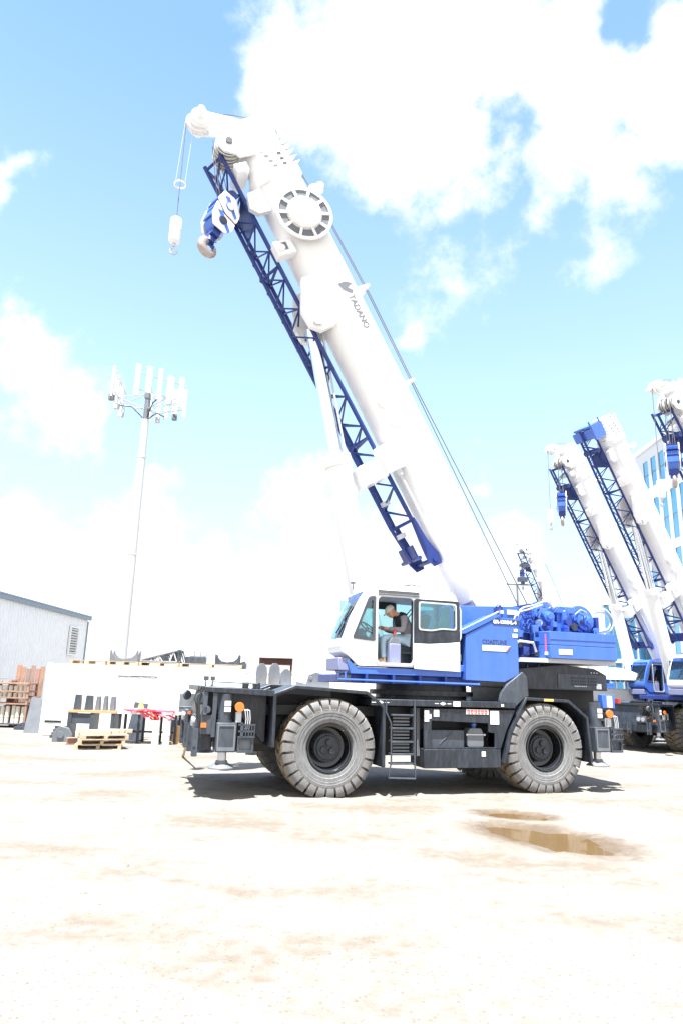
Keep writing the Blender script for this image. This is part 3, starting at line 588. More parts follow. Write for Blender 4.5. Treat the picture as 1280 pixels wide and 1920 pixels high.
    MB().tube([(-1.9,.5,4.15),(-1.9,.5,4.3)], .01, 5).lathe([(0,.06),(.02,.06),(.04,.0)], (-1.9,.5,4.28), (0,0,1), 10).build('roof_lamp', GREY, cab)
    MB().tube([(-1.1,.4,4.26),(-.6,.35,4.32),(0,.4,4.24)], .012, 5).box(-.75,-.66,.3,.4,4.265,4.30).build('roof_wiper', GREY, cab)

    # ---- boom
    T = boom_frame(be)
    def section(s0, s1, hw, top_, bot, mb, ch=.34):
        pts = [(1.65-hw, top_-.04), (1.65-hw+.04, top_), (1.65+hw-.04, top_), (1.65+hw, top_-.04), (1.65+hw, bot+ch), (1.65+hw*.74, bot+ch*.42), (1.65+hw*.38, bot+.04), (1.65, bot), (1.65-hw*.38, bot+.04), (1.65-hw*.74, bot+ch*.42), (1.65-hw, bot+ch)]
        n = len(pts); mb.add([(s0, y, z) for y, z in pts]+[(s1, y, z) for y, z in pts], [tuple(range(n)), tuple(range(n, 2*n))]+[(i, (i+1) % n, n+(i+1) % n, n+i) for i in range(n)])
    b = MB(T); section(.9, 12.8, .47, .62, -.60, b)
    b.add([(-.25,1.25,.25),(-.25,2.05,.25),(-.25,2.05,-.3),(-.25,1.25,-.3),(.95,1.185,.6),(.95,2.115,.6),(.95,2.115,-.45),(.95,1.185,-.45)], [(0,1,2,3),(4,5,6,7),(0,1,5,4),(1,2,6,5),(2,3,7,6),(3,0,4,7)])
    boom = b.build('boom', W, root, .006)
    MB(T).cyl((0,.9,0), (0,2.4,0), .16, n=20).build('foot_pin', GREY, boom)
    b = MB(T); section(12.62, 12.9, .51, .67, -.66, b); b.build('boom_collar', W, boom, .01)
    for k in range(6):
        b = MB(T); h = .46-.022*k; section(12.95+.17*k, 12.95+.17*k+.11, h, .62-.012*k, -.58+.03*k, b); b.build('boom_collar', W, boom, .006)
        b = MB(T); section(12.85+.17*k, 12.95+.17*k+.19, h-.03, .58-.012*k, -.55+.03*k, b); b.build('boom_section', W, boom)
        for y in (1.25, 1.52, 1.80, 2.05):
            MB(T).add([(12.95+.17*k, y, .58), (13.05+.17*k, y, .58), (13.07+.17*k, y, .84-.01*k), (12.95+.17*k, y, .66), (12.95+.17*k, y+.03, .58), (13.05+.17*k, y+.03, .58), (13.07+.17*k, y+.03, .84-.01*k), (12.95+.17*k, y+.03, .66)], [(0,1,2,3),(4,5,6,7),(0,1,5,4),(1,2,6,5),(2,3,7,6),(3,0,4,7)]).build('collar_fin', W, boom)
        MB(T).box(12.99+.17*k, 13.05+.17*k, 1.65-h-.012, 1.65-h+.02, .30, .40).build('wear_pad', GREY, boom)
        if k < 4: MB(T).box(12.99+.17*k, 13.04+.17*k, 1.65-h-.012, 1.65-h+.02, .02-.05*k, .13-.05*k).build('wear_pad', MIDGREY, boom)
    if head:
        # head plates, sheaves, rooster sheave
        for y in (1.24, 1.98):
            MB(T).add([(p[0], yy, p[1]) for yy in (y, y+.08) for p in ((13.5,-.7),(13.5,.4),(14.2,.60),(14.60,.55),(14.5,-.1),(14.35,-.75),(14.05,-1.12),(13.75,-1.02),(13.6,-.75))],
                      [tuple(range(9)), tuple(range(9, 18))]+[(i, (i+1) % 9, 9+(i+1) % 9, 9+i) for i in range(9)]).build('head_plate', W, boom, .01)
        MB(T).box(13.6, 14.5, 1.3, 2.0, -.2, .5).build('head_block', W, boom, .02)
        for k in range(5):
            MB(T).lathe([(0,.05),(0,.32),(.02,.34),(.035,.27),(.05,.34),(.07,.32),(.07,.05)], (13.98, 1.36+k*.12, -.78), (0,1,0), 26).build('head_sheave', CREAM if k % 2 else BRIGHT, boom)
        MB(T).cyl((13.98,1.2,-.78), (13.98,2.1,-.78), .09, n=14).build('sheave_pin', GREY, boom)
        for k in range(2): MB(T).lathe([(0,.05),(0,.22),(.03,.17),(.06,.22),(.06,.05)], (14.5, 1.45+k*.3, .5), (0,1,0), 20).build('top_sheave', W, boom)
        for y in (1.44, 1.78):
            MB(T).add([(p[0], yy, p[1]) for yy in (y, y+.05) for p in ((14.35,-.1),(14.45,-.45),(14.75,-1.35),(14.95,-1.4),(15.15,-1.25),(15.1,-.95),(14.75,-.25),(14.5,.1))],
                      [tuple(range(8)), tuple(range(8, 16))]+[(i, (i+1) % 8, 8+(i+1) % 8, 8+i) for i in range(8)]).build('rooster_arm', W, boom, .01)
        MB(T).lathe([(0,.05),(0,.27),(.03,.29),(.07,.22),(.11,.29),(.14,.27),(.14,.05)], (14.93, 1.56, -1.18), (0,1,0), 30).build('rooster_sheave', W, boom)
        MB(T).lathe([(-.3,.05),(-.3,.09),(-.05,.09),(-.05,.24),(.05,.26),(.4,.26),(.42,.09),(.65,.09),(.65,.05)], (14.95, 1.45, -1.1), (0,1,0), 20).build('rooster_guard', W, boom)
        MB(T).tube([(14.55,1.6,.72),(14.95,1.6,-.2),(15.2,1.62,-1.05)], .012, 5).build('auxiliary_rope', ROPE, boom)
        MB(T).box(13.1, 13.35, 1.26, 2.04, -.95, -.6).build('head_foot', W, boom, .02)
    # reel on the side
    if hi:
        rc = (11.44, 1.0, .08)
        rl = MB(T).lathe([(0,.74),(.05,.74),(.06,.70),(.06,.665),(.03,.66),(.03,.45),(.10,.44),(.16,.38),(.19,.2),(.2,.0)], (rc[0], 1.02, rc[2]), (0,-1,0), 48, caps=False).build('hose_reel', W, boom)
        MB(T).cyl((rc[0],1.02,rc[2]), (rc[0],1.2,rc[2]), .5, n=32).lathe([(0,.74),(0,.3)], (rc[0],1.025,rc[2]), (0,-1,0), 40, caps=False).build('reel_back', W, rl)
        for k in range(10):
            a0 = 2*pi*k/10+.31; vs = []
            for r in (.465,.655):
                for q in range(7): a = a0-.25+.5*q/6; vs.append((rc[0]+r*cos(a), .984, rc[2]+r*sin(a)))
            MB(T).add(vs, [(i, i+1, i+8, i+7) for i in range(6)]).build('reel_opening', MIDGREY, rl)
            a = a0+pi/10; d = (cos(a), sin(a)); e = (-sin(a), cos(a)); vs = []
            for y in (.95, .983):
                for r, w_ in ((.42,.035),(.70,.035),(.70,-.035),(.42,-.035)): vs.append((rc[0]+r*d[0]+w_*e[0], y, rc[2]+r*d[1]+w_*e[1]))
            MB(T).add(vs, [(0,1,2,3),(4,5,6,7),(0,1,5,4),(1,2,6,5),(2,3,7,6),(3,0,4,7)]).build('reel_spoke', W, rl)
    MB(T).box(11.95, 12.2, 1.05, 1.2, .62, .95).cyl((12.1,1.0,.9), (12.1,1.3,.9), .1, n=12).build('reel_guide', W, boom, .02)
    for s0, n0 in ((6.24,-.2),(5.69,-.13)): MB(T).lathe([(0,.17),(.06,.17),(.07,.15),(.07,.0)], (s0,1.18,n0), (0,-1,0), 28).build('boom_boss', W, boom)
    # cylinder lug under the boom, cradle brackets
    for y in (1.14, 1.98):
        MB(T).add([(p[0], yy, p[1]) for yy in (y, y+.18) for p in ((8.45,-.85),(8.65,-1.08),(9.1,-1.12),(9.9,-.72),(9.9,-.3),(9.0,-.1),(8.5,-.4))], [tuple(range(7)), tuple(range(7, 14))]+[(i, (i+1) % 7, 7+(i+1) % 7, 7+i) for i in range(7)]).build('cylinder_lug', W, boom, .015)
    MB(T).cyl((8.72,1.05,-.86), (8.72,2.25,-.86), .13, n=16).build('lug_pin', LGREY, boom)
    ln_c = T(8.72, 1.65, -.86); foot = (-.95, 1.65, 2.75)
    ln_d = Vector(foot)-Vector(ln_c); L = ln_d.length; ln_d.normalize(); A = Vector(ln_c)
    cy = MB().cyl(tuple(A+ln_d*min(3.45, L*.45)), foot, .30, n=32).cyl(tuple(A+ln_d*min(3.35, L*.44)), tuple(A+ln_d*(min(3.35, L*.44)+.28)), .35, n=32).build('lift_cylinder', W, root)
    MB().cyl(tuple(A), tuple(A+ln_d*min(3.5, L*.46)), .17, n=28).build('cylinder_rod', STEEL, cy)
    MB().cyl(tuple(A+Vector((.22,-.1,0))), tuple(A+ln_d*min(3.4, L*.45)+Vector((.22,-.1,0))), .03, n=8).build('cylinder_pipe', LGREY, cy)
    if hi:
        text_mesh('TADANO', .22, .001, lambda u, v, q: T(9.12-u, 1.174-q, .26+v), 'lettering', GREYINK, boom, .006, 1.02)
        MB(T).add([(9.50,1.174,.12),(9.30,1.174,.20),(9.14,1.174,.38),(9.22,1.174,.46),(9.33,1.174,.34),(9.40,1.174,.52),(9.5,1.174,.36)], [(0,1,4,6),(1,2,3,4),(4,5,6)]).build('emblem', GREYINK, boom)
    # ropes over the boom back
    for y, dn, end in ((1.55, 0, (2.85, 1.55, 4.12)), (1.75, .17, (3.25, 1.75, 4.18))):
        p = [(14.5 if head else 13.4, y, .72), (12.2, y, .93+dn), (9.2, y, 1.02+dn), (6.5, y, .98+dn)]
        MB().tube([T(*a) for a in p]+[end], .014 if hi else .02, 5).build('hoist_rope', ROPE, root)
    MB(T).box(9.25, 9.32, 1.3, 2.0, .62, 1.03).build('rope_guide', W, boom); MB(T).box(6.5, 6.56, 1.3, 2.0, .62, .98).build('rope_guide', W, boom)
    # stowed lattice jib
    jn = MB(T); ch = [(-.85,1.35,-.72),(-1.18,1.95,-1.18),(-.85,2.5,-.8)]
    jib = None
    def jpt(i, s): 
        t = (s-2.3)/11.5; y = (1.40,1.95,2.55)[i]; n = (-.82,-1.18,-.82)[i]; k = 1-.22*t; return (s, 1.9+(y-1.9)*k, n-.22*min(1, t*1.4))
    jm = MB(T); jm.cyl(jpt(0,3.3), jpt(0,13.9), .055, n=10); jib = jm.build('jib', NAVY_J, root)
    for i in (1, 2): MB(T).cyl(jpt(i,3.3), jpt(i,13.9), .055, n=10).build('jib_chord', NAVY_J, jib)
    s = 3.4; k = 0
    lac = MB(T)
    while s < 13.4:
        for i, j in ((0,1),(1,2),(0,2)):
            MB(T).cyl(jpt(i,s), jpt(j,s+.42), .024, n=6).build('jib_lacing', NAVY_J, jib); MB(T).cyl(jpt(j,s+.42), jpt(i,s+.84), .024, n=6).build('jib_lacing', NAVY_J, jib)
        s += .84; k += 1
    for sa in (3.3, 5.6, 10.5, 13.8):
        MB(T).cyl(jpt(0,sa), jpt(1,sa), .04, n=8).cyl(jpt(1,sa), jpt(2,sa), .04, n=8).cyl(jpt(0,sa), jpt(2,sa), .04, n=8).build('jib_frame', NAVY_J, jib)
    # foot and tip plates of the jib
    for y in (1.40, 2.46):
        MB(T).add([(p[0], yy, p[1]) for yy in (y, y+.05) for p in ((2.05,-.62),(2.3,-.58),(2.7,-.70),(3.35,-.76),(3.35,-.87),(2.8,-.92),(2.3,-.95),(2.05,-.85))], [tuple(range(8)), tuple(range(8, 16))]+[(i, (i+1) % 8, 8+(i+1) % 8, 8+i) for i in range(8)]).build('jib_foot_plate', NAVY_J, jib, .008)
    MB(T).cyl(jpt(1,3.3), (2.35,1.9,-1.12), .05, n=8).build('jib_chord', NAVY_J, jib)
    MB(T).cyl((2.2,1.35,-.76), (2.2,2.55,-.76), .06, n=10).build('jib_foot_pin', NAVY_J, jib); MB(T).cyl((2.4,1.4,-1.1), (2.4,2.5,-1.1), .05, n=10).build('jib_foot_pin', NAVY_J, jib)
    MB(T).box(2.35, 2.75, 1.5, 2.35, -1.13, -1.08).build('jib_foot', NAVY_J, jib)
    for sa in (3.0, 3.9): MB(T).box(sa, sa+.12, 1.75, 2.0, -1.2, -1.0).build('jib_pad', LGREY, jib)
    MB(T).cyl((12.7,1.5,-1.25), (12.7,2.3,-1.25), .13, n=18).build('jib_tip_sheave', NAVY_J, jib)
    MB(T).prism([(11.7,1.5),(12.6,1.5),(12.5,2.2),(11.9,2.3)], -1.05, -1.0, 'z').build('jib_plate', NAVY_J, jib)
    if not head: MB(T).box(13.2, 13.9, 1.3, 1.42, -1.3, -.45).box(13.3, 13.8, 1.42, 2.5, -1.3, -1.2).box(13.85, 13.95, 1.35, 2.4, -1.25, -.5).cyl((13.9,1.36,-1.3), (14.15,1.36,-1.3), .04, n=8).cyl((13.9,1.36,-.5), (14.15,1.36,-.5), .04, n=8).build('jib_head', BLUE, jib)
    # cradle brackets
    MB(T).box(4.55, 5.25, 1.12, 1.45, -.98, -.42).box(4.5, 5.0, 1.2, 1.9, -1.58, -.95).build('jib_cradle', W, boom, .02)
    MB(T).box(4.8, 5.15, 1.105, 1.12, -.78, -.62).build('cradle_slot', LGREY, boom)
    MB(T).box(10.6, 11.0, 1.14, 1.45, -1.0, -.5).cyl((10.8,1.1,-.85), (10.8,1.5,-.85), .1, n=12).build('jib_hanger', W, boom, .02)
    MB(T).box(10.72, 10.92, 1.128, 1.14, -.85, -.68).build('hanger_slot', MIDGREY, boom)
    MB(T).add([(11.85,1.2,-.6),(12.5,1.2,-.62),(12.45,1.2,-1.0),(12.05,1.2,-1.12),(11.85,1.2,-.95),(11.85,1.35,-.6),(12.5,1.35,-.62),(12.45,1.35,-1.0),(12.05,1.35,-1.12),(11.85,1.35,-.95)],
              [(0,1,2,3,4),(5,6,7,8,9)]+[(i, (i+1) % 5, 5+(i+1) % 5, 5+i) for i in range(5)]).build('tip_bracket', LGREY, boom, .01)
    MB(T).box(3.3, 4.3, 1.22, 1.27, -.70, -.62).cyl((4.4,1.24,-.66), (4.55,1.24,-.66), .09, n=12).cyl((3.1,1.24,-.66), (4.4,1.24,-.66), .045, n=10).build('jib_cylinder', LGREY, boom)
    return T
NAVY_J = paint('jib_blue', (.01, .03, .17), .4, .15, 1.5)

def build_crane(label, loc, yaw, be, scale=1, hi=False, cabmat=None, head=True):
    root = empty('mobile_crane', loc, yaw, None, scale)
    tag(root, label, 'crane', 'white and blue rough terrain cranes in the yard')
    build_carrier(root, hi); T = build_upper(root, be, hi, cabmat or WHITE, head)
    return root, T

def hook_curve(c, r, mb, th, plane, a0=-2.6, a1=1.9, n=18):
    """fat hook: tapered tube round an arc in plane (u axis, z)"""
    P = []
    for i in range(n+1):
        a = a0+(a1-a0)*i/n; P.append((Vector(c)+Vector(plane)*(r*sin(a))+Vector((0, 0, -r*cos(a))), th*(1-.45*i/n if i < n else .3)))
    for (p, ra), (q, rb) in zip(P, P[1:]): mb.cyl(tuple(p), tuple(q), ra, rb, n=12, caps=True)

def hook_block(label, top_pts, c, ux, sc=1.0, tilt=.35):
    """striped main hook block: cheek plates, sheaves, shank and hook, hung on its rope falls; c = centre of the cheeks"""
    root = empty('hook_block', c, 0); tag(root, label, 'hook block', 'hook blocks hanging from the booms')
    u = Vector(ux).normalized(); v = Vector((-u.y, u.x, 0)); ct, st_ = cos(tilt), sin(tilt)
    def T(a, b, z):                         # a along u, b across, z up; tilted in its own plane
        a2, z2 = a*ct-z*st_, a*st_+z*ct
        return tuple(Vector((u.x*a2*sc+v.x*b*sc, u.y*a2*sc+v.y*b*sc, z2*sc)))
    frame = MB(T).prism(roundpoly([(-.2,.5),(.2,.5),(.3,.2),(.28,-.4),(.14,-.6),(-.14,-.6),(-.28,-.4),(-.3,.2)], .08), -.2, .2).build('block_frame', BLUE, root, .01)
    up = [(-.30,.62),(.12,.62),(.38,.26),(.38,-.06),(-.02,-.02),(-.38,.24)]; lo = [(-.36,.16),(-.04,-.10),(.36,-.14),(.34,-.42),(.16,-.62),(-.22,-.62),(-.36,-.3)]
    for b0 in (-.30, .26):
        sg = -1 if b0 < 0 else 1; fy = b0 if b0 < 0 else b0+.04
        for out_, nm, pin, mt in ((up, 'upper_cheek', (.02,.27), LGREY), (lo, 'lower_cheek', (.0,-.30), BLACK)):
            MB(T).prism(roundpoly(out_, .05), b0, b0+.04).build(nm, LABELW, root)
            c0, c1 = pin; ya, yb = sorted((fy, fy+sg*.006))
            MB(T).prism([(c0-.26,c1+.20),(c0-.12,c1+.26),(c0+.30,c1-.16),(c0+.26,c1-.27)], ya, yb).build('blue_stripe', BLUE, root)
            MB(T).cyl((c0,fy-.002*sg,c1), (c0,fy+sg*.03,c1), .10, n=18).build('pin_cap', mt, root)
            MB(T).cyl((c0,fy,c1), (c0,fy+sg*.012,c1), .125, n=18).build('pin_ring', BLUE, root)
    for k in range(5): MB(T).lathe([(0,.05),(0,.33),(.02,.26),(.04,.33),(.04,.05)], (0,-.2+k*.09,.25), (0,1,0), 22).build('sheave', NAVY, root)
    for za, zb in ((.30,.48),(.04,.22),(-.3,-.05)): MB(T).box(-.34, -.30, -.24, .24, za, zb).build('side_bar', BLUE, root)
    MB(T).box(-.12, .12, -.2, .2, -.80, -.55).build('shank', NAVY, root); MB(T).cyl((0,0,-.98), (0,0,-.6), .12, n=14).build('hook_neck', NAVY, root)
    def sweep(pts, rad, mb, nn=14):
        b_ = len(mb.v); m_ = len(pts); ax = (Vector(T(0,1,0))-Vector(T(0,0,0))).normalized()
        for i, p in enumerate(pts):
            d = (pts[min(i+1, m_-1)]-pts[max(i-1, 0)]).normalized(); e = d.cross(ax).normalized()
            for q in range(nn): a = 2*pi*q/nn; mb.v.append(tuple(p+e*(rad[i]*cos(a))+ax*(rad[i]*.75*sin(a))))
        for i in range(m_-1):
            for q in range(nn): mb.f.append([b_+i*nn+q, b_+i*nn+(q+1) % nn, b_+(i+1)*nn+(q+1) % nn, b_+(i+1)*nn+q])
        mb.f.append([b_+q for q in range(nn)][::-1]); mb.f.append([b_+(m_-1)*nn+q for q in range(nn)])
    pts = []; rad = []
    for i in range(27):
        t = i/22; a = -2.7+4.9*t; pts.append(Vector(T(.03+.20*sin(a), 0, -1.13-.20*cos(a)))); rad.append(sc*(.09+.055*sin(pi*min(1, t*1.15)))*(1 if t < .8 else 1-(t-.8)*3.2))
    hk = MB(); sweep(pts, rad, hk); hk.build('hook', CREAM_HOOK, root)
    MB(T).prism([(-.05,-.9),(.08,-.95),(.26,-1.03),(.20,-1.12),(.02,-1.05)], -.02, .02).build('safety_latch', NAVY, root)
    for k, p in enumerate(top_pts):
        q = Vector(T((-.26,.26,-.2,.2)[k % 4], (-.15,.15,.05,-.08)[k % 4], .35)); MB().cyl(tuple(q), tuple(Vector(p)-Vector(c)), .011*max(1, sc), n=6).build('rope_fall', ROPE, root)
    return root
CREAM_HOOK = paint('worn_hook_steel', (.4, .37, .36), .4, .3, 8, metal=.6, dust=(.5, .3, .18), dust_amt=.5)
def ball_hook(label, top, c, ux, sc=1.0):
    root = empty('ball_hook', c, 0); tag(root, label, 'hook', 'auxiliary hooks hanging from the booms')
    MB().lathe([(.42*sc,.03*sc),(.40*sc,.15*sc),(.37*sc,.17*sc),(.0,.175*sc),(-.02*sc,.155*sc),(-.04*sc,.175*sc),(-.36*sc,.17*sc),(-.40*sc,.14*sc),(-.44*sc,.04*sc)], (0,0,0), (0,0,1), 24).build('weight', WHITE, root)
    MB().box(-.03*sc,.03*sc,-.18*sc,.18*sc,.05*sc,.12*sc).build('weight_band', CREAM, root)
    MB().cyl((0,0,-.56*sc), (0,0,-.42*sc), .05*sc, n=10).build('swivel', BRIGHT, root)
    hk = MB(); P = [Vector((0,0,-.56*sc))]+[Vector(ux)*(.10*sc*sin(a))+Vector((0,0,-.70*sc-.10*sc*cos(a))) for a in [(-2.7+5.0*i/12) for i in range(13)]]
    for i in range(len(P)-1): hk.cyl(tuple(P[i]), tuple(P[i+1]), .032*sc, n=8)
    hk.build('hook', BRIGHT, root)
    MB().cyl((0,0,.40*sc), tuple(Vector(top)-Vector(c)), .012, n=6).build('rope', ROPE, root)
    return root
# ---------------------------------------------------------------- ground, puddles
def vnoise(x, y, seed=0):
    xi = np.floor(x).astype(int); yi = np.floor(y).astype(int); xf = x-xi; yf = y-yi
    def h(a, b):
        n_ = (a*374761393+b*668265263+seed*974711) & 0x7fffffff; n_ = ((n_ ^ (n_ >> 13))*1274126177) & 0x7fffffff; return ((n_ ^ (n_ >> 16)) & 0xffff)/65535.
    u = xf*xf*(3-2*xf); v_ = yf*yf*(3-2*yf)
    return (h(xi, yi)*(1-u)+h(xi+1, yi)*u)*(1-v_)+(h(xi, yi+1)*(1-u)+h(xi+1, yi+1)*u)*v_
PUDDLES = [(3.25, 11.15, .98, .58, -.80), (3.20, 12.95, .55, .34, -.3)]   # centre, half axes, turn
def puddle_depth(x, y):
    d = np.zeros_like(x)
    for cx, cy, a, b, t in PUDDLES:
        u = (x-cx)*cos(t)+(y-cy)*sin(t); v_ = -(x-cx)*sin(t)+(y-cy)*cos(t)
        q = np.sqrt((u/a)**2+(v_/b)**2)+.35*(vnoise(x*2.2, y*2.2, 5)-.5)+.14*(vnoise(x*7, y*7, 6)-.5)
        d = np.maximum(d, np.clip(1.25-q, 0, 1))
    return d
def ground_z(x, y):
    near = np.exp(-((x/26.)**2+((y-12)/30.)**2))
    z = (.018*(vnoise(x*.7, y*.7, 1)-.5)+.014*(vnoise(x*2.3, y*2.3, 2)-.5)+.010*(vnoise(x*6.5, y*6.5, 3)-.5)+.005*(vnoise(x*15, y*15, 4)-.5))*near
    for cx, r in ((-9.5, 13.2), (-9.5, 15.0), (16.0, 13.0), (16.0, 14.9)):             # old wheel ruts curving through the yard
        d = np.sqrt((x-cx)**2+(y-3.0)**2)-r; a = np.arctan2(y-3.0, x-cx)*r
        z = z-(.022*np.exp(-(d/.22)**2)*(1+.5*np.sin(a*14+np.abs(d)*9))-.010*np.exp(-((np.abs(d)-.42)/.13)**2))*near*(.4+.9*vnoise(x*.5, y*.5, 8))
    return z-.10*puddle_depth(x, y)
def axis_pts(lo, hi_, step, far):
    c = list(np.arange(lo, hi_+1e-6, step)); g = step; a = lo; left = []
    while a > -far: g *= 1.22; a -= g; left.append(a)
    g = step; b = hi_; right = []
    while b < far: g *= 1.22; b += g; right.append(b)
    return np.array(left[::-1]+c+right)
gx = axis_pts(-7.5, 9.5, .065, 2600); gy = axis_pts(4.2, 17.5, .065, 2600)
X, Y = np.meshgrid(gx, gy); Z = ground_z(X, Y)
nx, ny = len(gx), len(gy)
idx = np.arange(nx*ny).reshape(ny, nx)
quads = np.stack([idx[:-1, :-1], idx[:-1, 1:], idx[1:, 1:], idx[1:, :-1]], -1).reshape(-1, 4)
me = bpy.data.meshes.new('ground'); me.vertices.add(nx*ny); me.vertices.foreach_set('co', np.stack([X, Y, Z], -1).reshape(-1).astype(np.float32))
me.loops.add(quads.size); me.loops.foreach_set('vertex_index', quads.reshape(-1).astype(np.int32))
me.polygons.add(len(quads)); me.polygons.foreach_set('loop_start', np.arange(0, quads.size, 4, dtype=np.int32)); me.polygons.foreach_set('loop_total', np.full(len(quads), 4, dtype=np.int32))
me.update(); me.validate()
for p in me.polygons: p.use_smooth = True
def ground_mat():
    m, t, p = new_mat('dry_gravel_dirt'); n = t.nodes.new; l = t.links.new
    c = n('ShaderNodeTexCoord')
    def noise(sc, det=6, rough=.6, stretch=None):
        a = n('ShaderNodeTexNoise'); a.inputs['Scale'].default_value = sc; a.inputs['Detail'].default_value = det; a.inputs['Roughness'].default_value = rough
        if stretch: mp = n('ShaderNodeMapping'); mp.inputs['Scale'].default_value = stretch; l(c.outputs['Object'], mp.inputs[0]); l(mp.outputs[0], a.inputs['Vector'])
        else: l(c.outputs['Object'], a.inputs['Vector'])
        return a.outputs['Fac']
    def ramp(v, a, b, lo=0, hi=1):
        r = n('ShaderNodeMapRange'); r.interpolation_type = 'SMOOTHSTEP'; r.inputs['From Min'].default_value = a; r.inputs['From Max'].default_value = b; r.inputs['To Min'].default_value = lo; r.inputs['To Max'].default_value = hi; l(v, r.inputs['Value']); return r.outputs[0]
    def mixc(f, a, b):
        x = n('ShaderNodeMix'); x.data_type = 'RGBA'
        l(f, x.inputs[0])
        for i, v in ((6, a), (7, b)):
            if isinstance(v, tuple): x.inputs[i].default_value = v+(1,)
            else: l(v, x.inputs[i])
        return x.outputs[2]
    def mth(op, a, b):
        x = n('ShaderNodeMath'); x.operation = op
        for i, v in enumerate((a, b)):
            if isinstance(v, (int, float)): x.inputs[i].default_value = v
            else: l(v, x.inputs[i])
        return x.outputs[0]
    fine = noise(60, 4, .7); mid = noise(5, 8, .65)
    dry = mixc(fine, (.165, .152, .135), (.245, .23, .208))
    patch = ramp(mth('ADD', noise(.42, 6, .62, (.8, 1.4, 1)), mth('MULTIPLY', mth('SUBTRACT', mid, .5), .5)), .44, .68)
    dampc = mixc(fine, (.115, .092, .068), (.165, .138, .105))
    col = mixc(mth('MULTIPLY', patch, .8), dry, dampc)
    dist = None
    for cx, cy, a, b, tt in PUDDLES:
        mp = n('ShaderNodeMapping'); mp.vector_type = 'TEXTURE'; mp.inputs['Location'].default_value = (cx, cy, 0); mp.inputs['Rotation'].default_value = (0, 0, tt); mp.inputs['Scale'].default_value = (a, b, 1)
        l(c.outputs['Object'], mp.inputs[0]); vl = n('ShaderNodeVectorMath'); vl.operation = 'LENGTH'; l(mp.outputs[0], vl.inputs[0])
        dist = vl.outputs['Value'] if dist is None else mth('MINIMUM', dist, vl.outputs['Value'])
    wet = ramp(mth('ADD', dist, mth('MULTIPLY', mth('SUBTRACT', mid, .5), 1.6)), 1.95, .9)
    col = mixc(mth('MULTIPLY', wet, .9), col, mixc(fine, (.075, .052, .03), (.125, .09, .058)))
    v = n('ShaderNodeTexVoronoi'); v.inputs['Scale'].default_value = 26; l(c.outputs['Object'], v.inputs['Vector'])
    pick = n('ShaderNodeSeparateColor'); l(v.outputs['Color'], pick.inputs[0])
    st = mth('MULTIPLY', ramp(v.outputs['Distance'], .36, .28), ramp(pick.outputs[0], .82, .86))
    col = mixc(mth('MULTIPLY', st, .55), col, (.12, .1, .085))
    l(col, p.inputs['Base Color']); l(ramp(wet, 0, 1, .95, .5), p.inputs['Roughness']); p.inputs['Specular IOR Level'].default_value = .25
    b = n('ShaderNodeBump'); b.inputs['Strength'].default_value = .6; b.inputs['Distance'].default_value = .02
    l(mth('ADD', mth('ADD', fine, mth('MULTIPLY', mid, .6)), mth('MULTIPLY', st, .5)), b.inputs['Height']); l(b.outputs[0], p.inputs['Normal'])
    return m
me.materials.append(ground_mat())
struct(link('ground', me))
def water_mat():
    m, t, p = new_mat('muddy_water'); n = t.nodes.new; l = t.links.new
    c = n('ShaderNodeTexCoord'); a = n('ShaderNodeTexNoise'); a.inputs['Scale'].default_value = 1.6; a.inputs['Detail'].default_value = 3; l(c.outputs['Object'], a.inputs['Vector'])
    x = n('ShaderNodeMix'); x.data_type = 'RGBA'; x.inputs[6].default_value = (.105, .068, .032, 1); x.inputs[7].default_value = (.135, .092, .046, 1); l(a.outputs['Fac'], x.inputs[0]); l(x.outputs[2], p.inputs['Base Color'])
    p.inputs['Roughness'].default_value = .03; p.inputs['IOR'].default_value = 1.33
    return m
WATER = water_mat()
for cx, cy, a, b, t in PUDDLES:
    vs = [(cx, cy, -.036)]
    for k in range(40):
        q = 2*pi*k/40; u = a*1.3*cos(q); v_ = b*1.3*sin(q); vs.append((cx+u*cos(t)-v_*sin(t), cy+u*sin(t)+v_*cos(t), -.036))
    struct(MB().add(vs, [(0, k+1, (k+1) % 40+1) for k in range(40)]).build('puddle', WATER))
# loose stones on the dirt
r3 = random.Random(21); sm = MB()
for k in range(5200):
    y = 4.6+r3.random()**1.6*14; x = (r3.random()-.5)*1.15*y+.3
    if float(puddle_depth(np.array([x]), np.array([y]))[0]) > .1: continue
    s = .005+.016*r3.random()**3; z = float(ground_z(np.array([x]), np.array([y]))[0])
    if r3.random() < .012: s *= 2.2
    a = r3.random()*6.3; e = .6+.8*r3.random(); ca, sa = cos(a), sin(a)
    P = [(s*e, 0, 0), (0, s, 0), (-s*e, 0, 0), (0, -s, 0), (s*.2, s*.1, s*.75)]
    sm.add([(x+px*ca-py*sa, y+px*sa+py*ca, z+pz-.001) for px, py, pz in P], [(0, 1, 4), (1, 2, 4), (2, 3, 4), (3, 0, 4)])
STONE = paint('loose_stone', (.17, .15, .13), .9, .4, 30)
so = sm.build('gravel', STONE); so['kind'] = 'stuff'; so['label'] = 'loose small stones scattered over the pale dirt'; so['category'] = 'gravel'

